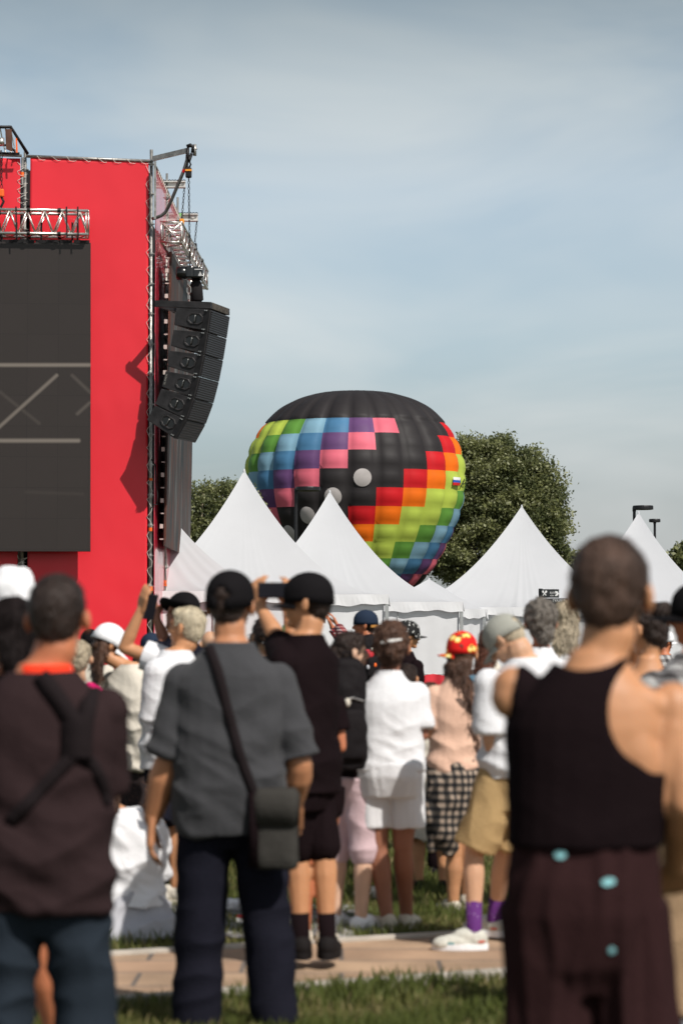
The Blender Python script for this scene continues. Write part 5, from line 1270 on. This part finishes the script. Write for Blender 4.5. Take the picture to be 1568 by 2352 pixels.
# 10 ----------------------------------------------- bowed man, stone cap, khaki shorts
p10 = person('man with bowed head in stone grey cap, white tee and khaki shorts', 1182, 11.8, 1.66, yaw=28, hyaw=62, hpitch=-42, lean=(.055, .0), hoff=(-.09, .0, -.05), wf=1.0, df=1.1, skin='fair', neck=1.25, headscale=1.06, shoff={'A': (-.02, -.03, 0)},
    A=(('px', 1126, 1706, -.12), ('px', 1150, 1762, -.02), ('px', 1185, 1752, .2), (0, 1, 0)), B='front',
    top=dict(m=c_white, fit=.03, hem=.88, sleeve=.86, sr=.086, hang=.6, folds=.022), bottom=dict(kind='shorts', m=c_khaki, fit=.020, len=.53, waist=.99, flare=.010, rh=.092, folds=.016, fold='trousers'), hair=dict(m='sand', rough=.004, vol=.97), hat=dict(m=c_capg, scale=1.03, brim_len=.07, vent=True), sock=dict(m=c_sock, h=.17), vox=.0075,
    shoe=dict(m=mat('shoe_offwhite', (.55, .54, .48), .6, var=.15, vscale=30), sm=c_wcap, sole=1.4, panels=[(mat('shoe_teal', (.02, .20, .22), .5), (.11, .030, .04), (.05, .022, .012)), (mat('shoe_red', (.55, .06, .03), .5), (-.02, .03, .05), (.035, .016, .012))]),
    legs=[(('px', 1088, 1955, -.02), ('px', 1088, 2150, -.08), ('px', 1040, 2180, -.08)), (('px', 1158, 1955, .12), ('px', 1133, 2120, .35), ('px', 1110, 2140, .4))])
sb = MB(); q = p10.T; sb.loft([(q(.05, 0, .86), .19, .14, p10.yaw), (q(.05, 0, 1.0), .185, .14, p10.yaw)]); 
link('undershirt', soft(sb, .009, 2, .02, .08), c_zebra, p10.t, True)
mb = MB(); w_ = p10.arms['A'][2]; e_ = p10.arms['A'][1]; d_ = (w_ - e_).normalized(); mb.tube([w_ - d_ * .03, w_ - d_ * .005], [.037, .036], 14); mb.build('watch', DRK, p10.t, True)
# 11 gray haired woman, 12 blond long hair, 13 auburn long hair
person('woman with short layered grey hair and dark lower strands', 1240, 13.6, 1.715, hyaw=8, fem=True, skin='red', headscale=1.05, top=dict(m=c_white), bottom=dict(m=c_denim), hair=dict(kind='bun', m='grey', vol=1.14, bun=(.01, -.075, -.07), rough=.03), shoe=s_black, vox=.010)
person('woman with long ash blond hair beyond the tank top man', 1298, 16.5, 1.765, yaw=-10, fem=True, skin='fair', top=dict(m=c_white), bottom=dict(m=c_denim), hair=dict(kind='long', m='sand', len=.32, w=.09, vol=1.05, tip=.8), shoe=s_black, vox=.010)
person('woman with long straight auburn hair in a cream top', 1124, 18.2, 1.585, yaw=-15, hyaw=-25, fem=True, skin='fair', top=dict(m=c_cream, sleeve=1.5), bottom=dict(m=c_denim), hair=dict(kind='long', m='auburn', len=.36, w=.085, vol=1.02, sway=-.05, tip=.6), shoe=s_black, vox=.010)
# 14 bun woman right
p14 = person('woman with dark messy bun and bare shoulders at the right', 1486, 11.4, 1.66, yaw=10, hyaw=52, hpitch=-8, fem=True, skin='warm', wf=.95, headscale=1.08, A=(('px', 1466, 1600, .2), ('px', 1452, 1530, .25), ('px', 1460, 1490, .2), (0, 1, 0)), top=dict(m=c_cream, collar=1.36, sleeve=0, hem=.9), bottom=dict(kind='skirt', m=c_cream, len=.5), hair=dict(kind='bun', m='dark', vol=1.0, bun=(-.005, -.105, .075), rough=.03), shoe=s_black, vox=.009)
# 15 right edge
p15 = person('person in grey checked shirt and black brimmed cap cut by the right edge', 1600, 9.2, 1.705, yaw=5, hyaw=75, skin='red', A='front', top=dict(m=c_gplaid, fit=.03, sleeve=1.5, hem=.85, folds=.02), bottom=dict(m=clo('tan_trousers', (.30, .20, .12)), len=.1, fit=.03, rk=.09, ra=.08), hair=dict(m='dark'), hat=dict(m=c_cap, brim_len=.09, scale=1.02), shoe=dict(m=c_wcap), vox=.009)
# 16 white cap far right
person('far person in white cap and dark glasses near the right edge', 1525, 24.5, 1.60, hyaw=-60, skin='red', face=True, top=dict(m=c_gplaid), bottom=dict(m=c_denim), hair=dict(m='brown', kind='short'), hat=dict(m=c_wcap, scale=1.08, brim_len=.07), shoe=s_black, vox=.011)
# 17 ----------------------------------------------- blond man filming
p17 = person('man with cropped white blond hair in white tee holding a phone high', 395, 13.9, 1.695, yaw=62, hyaw=66, hpitch=6, hoff=(.075, 0, -.01), lean=(.02, 0), skin='warm', headscale=1.08, wf=1.0, df=1.15,
    B=(('px', 286, 1488, .18), ('px', 324, 1400, .15), ('px', 330, 1370, .12), (.8, .6, 0)), A=(('px', 358, 1655, -.12), ('px', 375, 1600, .3)), curl=.35,
    top=dict(m=c_white, fit=.03, hem=.80, sleeve=.98, sr=.095, sleeveB=.72, hang=.7, folds=.03), bottom=dict(kind='shorts', m=c_navy, len=.50, fit=.02), hair=dict(m='blond', rough=.008, vol=1.0), sock=None, shoe=dict(m=c_cream), vox=.007,
    legs=[((.08, .02, .46), (.06, .0, .075), (.04, .13, .02)), ((-.10, .05, .46), (-.12, .02, .075), (-.14, .14, .02))])
phone('dark phone gripped upright in the raised hand before the red wall', P(345, 1394, 14.2), 30, roll=8, tilt=10)
# 18 black hat person with arm up
person('tall person in wide brimmed black hat behind the blond man', 415, 16.0, 1.80, yaw=20, hyaw=40, hroll=26, skin='deep', headscale=1.05, A=(('px', 380, 1475, .1), ('px', 358, 1420, .1), ('px', 352, 1400, .1), (0, 1, 0)), top=dict(m=c_navy, sleeveA=.5), bottom=dict(m=c_navy), hair=dict(m='black'), hat=dict(m=c_cap, bucket=.05, scale=1.12, curve=-.03), shoe=s_black, vox=.009)
# 19 white cap woman, cream jacket
p19 = person('long haired woman in white cap and loose cream jacket', 312, 14.8, 1.60, yaw=-35, hyaw=-62, hpitch=-34, fem=True, skin='warm', hoff=(-.14, 0, -.02), lean=(-.04, 0), wf=1.1, B=(('px', 335, 1590, -.05), ('px', 300, 1680, .1)), A='front',
    top=dict(name='jacket', m=c_cream, fit=.035, hem=.80, sleeve=1.8, sr=.085, hang=.9, folds=.045, fs=.12), bottom=dict(kind='skirt', m=c_lace, len=.42), hair=dict(kind='long', m='brown', len=.27, w=.085, vol=1.04, tip=.7), hat=dict(m=c_wcap, scale=1.10, brim_len=.10), shoe=s_black, vox=.008)
backpack('black backpack on the navy capped person between cream jacket and white tee', P(338, 1568, 18.22), (.26, .16, .42), bpm)
person('person in navy cap whose head shows above the white sleeve', 347, 18.5, 1.545, hyaw=10, skin='tan', top=dict(m=c_grey), bottom=dict(m=c_navy), hair=dict(m='dark'), hat=dict(m=c_capn, scale=1.05), shoe=s_black, vox=.010)
# 20 navy cap backwards
person('person in black cap worn backwards before the red wall', 208, 21.5, 1.59, hyaw=4, skin='fair', top=dict(m=c_cream), bottom=dict(m=c_navy), hair=dict(m='dark'), hat=dict(m=c_capn if False else c_cap, bdir=math.pi, brim_len=.06, scale=1.04, curve=.015), shoe=s_black, vox=.010)
p21 = person('person in beige top with a bright pink cloth on one shoulder', 182, 13.5, 1.50, skin='fair', fem=True, hair=dict(m='sand'), top=dict(m=c_cream), bottom=dict(m=c_navy), shoe=s_black, vox=.010)
sb = MB(); q = p21.T; sb.tube([q(.05, -.06, 1.47), q(.11, -.06, 1.43), q(.17, -.06, 1.36), q(.20, -.05, 1.24)], [.03, .045, .05, .04], 10); link('pink_cloth', soft(sb, .008, 2, .01, .06), c_magenta, p21.t, True)
# 22 woman between the two black caps
person('dark haired woman half hidden between the two men in black caps', 608, 16.6, 1.635, yaw=-150, hyaw=-165, hpitch=-30, fem=True, skin='fair', face=True, headscale=1.1, top=dict(m=c_black), bottom=dict(m=c_navy), hair=dict(kind='long', m='dark', len=.2, w=.095, vol=1.06, tip=.8), shoe=s_black, vox=.009)
# green bottle raised
gb = mat('green_glass', (.03, .22, .08), .15, spec=.6); o_ = P(659, 1450, 15.0); mb = MB(); mb.tube([(0, 0, -.11), (0, 0, -.10), (0, 0, .02), (0, 0, .06), (0, 0, .12)], [.03, .034, .034, .014, .013], 14)
t = thing('bottle', 'small green bottle held up before the white tent wall', 'bottle', o_); mb.build('glass', gb, t, True); mb = MB(); mb.tube([(0, 0, -.06), (0, 0, 0)], .0348, 14); mb.build('bottle_label', c_wcap, t)
person('bald man mostly hidden between the blond head and charcoal shirt', 482, 17.0, 1.575, hyaw=20, skin='fair', top=dict(m=c_wcap), bottom=dict(m=c_navy), shoe=s_black, vox=.010, wf=.8)
# 23 ----------------------------------------------- navy cap man in profile
p23 = person('man in navy cap with tan peak turned backwards, face in profile', 841, 22.0, 1.765, yaw=42, hyaw=86, skin='red', face=True, headscale=1.0, hoff=(-.005, 0, 0),
    A=(('px', 800, 1478, .3), ('px', 776, 1440, .55), ('px', 765, 1416, .55), (-1, 0, 0)), B=(('px', 792, 1478, .9), ('px', 762, 1440, .9), ('px', 752, 1416, .85), (-1, 0, 0)), curl=.35,
    top=dict(name='jacket', m=c_jacket, sleeve=1.9, fit=.02, sr=.066), bottom=dict(m=c_navy), hair=dict(m='dark', rough=.004, vol=.97), hat=dict(m=c_capn, brim=c_tan, bdir=math.pi, brim_len=.075, scale=1.04, curve=.02), shoe=s_black, vox=.007)
for nm in ('A', 'B'):
    a_, e_, w_ = p23.arms[nm]; sb = MB(); sb.tube([e_.lerp(w_, .1), e_.lerp(w_, .5), e_.lerp(w_, .92)], [.062, .056, .050], 12); sb.build('checked_cuff', c_rplaid, p23.t, True)
phone('thin phone held up by two hands near the navy capped man', P(744, 1412, 22.4), 70, roll=5)
backpack('black backpack with small badges on the navy capped man', P(857, 1512, 21.7), (.26, .16, .42), bpm, yaw=25, deco=[(-.06, .08, .012, c_cream), (-.10, -.08, .016, c_grey), (-.03, -.06, .016, ORT)])
mb = MB(); mb.ellip((0, 0, 0), (.075, .02, .045)); tag(mb.build('red_patch', REDC, None, True, P(840, 1503, 21.6)), 'red rose patch on the navy capped man\'s arm', 'patch')
# 24 floral cap
person('woman in black cap with white flowers, face turned right', 934, 20.6, 1.655, yaw=-55, hyaw=-78, fem=True, skin='warm', face=True, top=dict(m=c_black, sleeve=1.5), bottom=dict(m=c_black), hair=dict(kind='long', m='sand', len=.25, w=.07, vol=1.0), hat=dict(m=c_blkf, scale=1.08, brim_len=.065), shoe=s_black, vox=.008)
# 25 dark figure behind the white tee shoulder
person('person in black with head low behind the white tee woman\'s shoulder', 972, 15.5, 1.40, yaw=-20, wf=1.15, skin='warm', top=dict(m=c_black, sleeve=1.2, fit=.03), bottom=dict(m=c_black), hair=dict(m='dark'), shoe=s_black, vox=.010, hoff=(-.10, .12, -.05))
p26 = person('woman with dark hair partly hidden behind the red capped girl', 1042, 17.0, 1.36, yaw=10, fem=True, skin='deep', top=dict(m=c_black), bottom=dict(m=c_black), hair=dict(kind='long', m='black', len=.2), shoe=s_black, vox=.010)
# 27 hidden person, legs between the filming man's legs
person('barelegged person hidden behind the man filming in black', 722, 12.0, 1.52, skin='red', fem=True, wf=.8, stance=.055, A='front', B='front', top=dict(m=c_black), bottom=dict(kind='shorts', m=c_black, len=.75), hair=dict(m='brown'), shoe=dict(m=fur), vox=.009)
# 28 child in fringed cream skirt
p28 = person('small person in long cream fringed skirt beside the white shorts', 988, 14.6, 1.25, fem=True, skin='warm', A='front', B='front', top=dict(m=c_cream), bottom=dict(kind='skirt', m=c_cream, len=.45, flare=.05, folds=.03), hair=dict(m='brown'), shoe=s_black, vox=.010)
# 29 ----------------------------------------------- seated woman in white
p29 = person('woman in white dress sitting on the grass with long ponytail', 290, 12.3, 1.62, yaw=25, hyaw=35, fem=True, wf=1.15, df=1.25, skin='warm', dz=-.80, A=((-.24, .15, 1.08), (-.10, .32, 1.0)), B=((.24, .15, 1.08), (.12, .32, 1.0)), hoff=(-.10, 0, -.03),
    legs=[((-.22, .42, 1.0), (-.12, .62, .86), (-.1, .75, .82)), ((.22, .42, 1.0), (.14, .62, .86), (.12, .75, .82))],
    top=dict(m=c_white, fit=.03, hem=.99, sleeve=.8, sr=.08, hang=.6, folds=.03), bottom=None, hair=dict(kind='pony', m='brown', len=.40, sway=.0), shoe=None, vox=.008)
sb = MB(); q = p29.T; sb.loft([(q(.02, .05, .82), .30, .34, p29.yaw), (q(.02, .05, .88), .28, .30, p29.yaw), (q(.01, .03, .97), .21, .20, p29.yaw), (q(0, 0, 1.08), .16, .13, p29.yaw)]); dm = soft(sb, .009, 3); folds(dm, 'trousers', .05, 1, 1, 3); link('skirt', dm, c_grey, p29.t, True)
mb = MB(); mb.tube([p29.hc + V(-.03, -.11, .015), p29.hc + V(.0, -.125, .03), p29.hc + V(.03, -.11, .015)], .012, 8); mb.build('hair_tie', mat('gold', (.7, .42, .12), .3, .9), p29.t, True)
# ------------------------------------------------- things on the grass
bl = MB(); n = 26; cx, cy = gp(330, 2138).x, gp(330, 2138).y; vs = []
for j in range(n + 1):
    for i in range(n + 1):
        x_, y_ = -1.0 + 2.1 * i / n, -.55 + 1.5 * j / n; vs.append(V(x_, y_, .035 + .03 * noise.noise(V(x_ * 3, y_ * 3, 1)) + .012 * noise.noise(V(x_ * 9, y_ * 9, 2))))
bl.add(vs, [(j * (n + 1) + i, j * (n + 1) + i + 1, (j + 1) * (n + 1) + i + 1, (j + 1) * (n + 1) + i) for j in range(n) for i in range(n)])
o = bl.build('blanket', c_gplaid, None, True, V(cx, cy, 0)); tag(o, 'pale grey checked picnic blanket under the seated woman', 'blanket'); s_ = o.modifiers.new('t', 'SOLIDIFY'); s_.thickness = .01
def crumple(name, label, cat, u, v, size, m, seed, yaw=0):
    g_ = gp(u, v); mb = MB(); mb.ellip((0, 0, size[2] * .5), (size[0] / 2, size[1] / 2, size[2] / 2), nu=20, nv=12); mb.ellip((size[0] * .22, 0, size[2] * .5), (size[0] / 3.4, size[1] / 2.2, size[2] / 2)); mb.ellip((-size[0] * .25, .02, size[2] * .42), (size[0] / 4, size[1] / 2.4, size[2] / 2.3))
    return tag(link(name, soft(mb, .007, 2, .05, .045 + .01 * seed), m, None, True, V(g_.x, g_.y, -.005)), label, cat)
crumple('white_bag', 'crumpled white plastic bag on the grass behind the filming man', 'bag', 800, 1958, (.24, .18, .15), c_wcap, 1)
crumple('beige_bag', 'flat beige pouch on the grass left of the white shorts woman\'s legs', 'pouch', 841, 2068, (.16, .12, .075), c_cream, 2)
crumple('paper_scrap', 'small white paper scrap on the grass right of the legs', 'paper', 948, 1968, (.07, .06, .04), c_wcap, 0)
crumple('white_shoe', 'white trainer lying on the grass between the charcoal man\'s legs', 'shoe', 533, 2108, (.15, .10, .11), c_wcap, 1)
crumple('snack_packet', 'red and white packet beside the white trainer on the grass', 'packet', 556, 2122, (.10, .08, .05), c_redf, 1)
crumple('cloth_heap', 'dark folded clothes heap by the white plastic bag', 'clothes', 815, 1928, (.35, .2, .14), c_black, 2)
# red white cone
g_ = gp(277, 1850); t = thing('traffic_cone', 'red and white striped cone standing behind the seated woman', 'cone', V(g_.x, g_.y, 0))
RCN = mat('cone_red', (.75, .01, .01), .5); 
def cone_part(nm, z0, z1, m): 
    mb = MB(); r_ = lambda z_: .012 + (.62 - z_) * .20; mb.tube([(0, 0, z0), (0, 0, z1)], [r_(z0), r_(z1)], 24); mb.build(nm, m, t, True)
cone_part('band', .02, .16, c_wcap); cone_part('band', .16, .32, RCN); cone_part('band', .32, .46, c_wcap); cone_part('band', .46, .62, RCN)
mb = MB(); mb.box((0, 0, .012), (.32, .32, .024)); mb.build('base', DRK, t, bevel=.005)
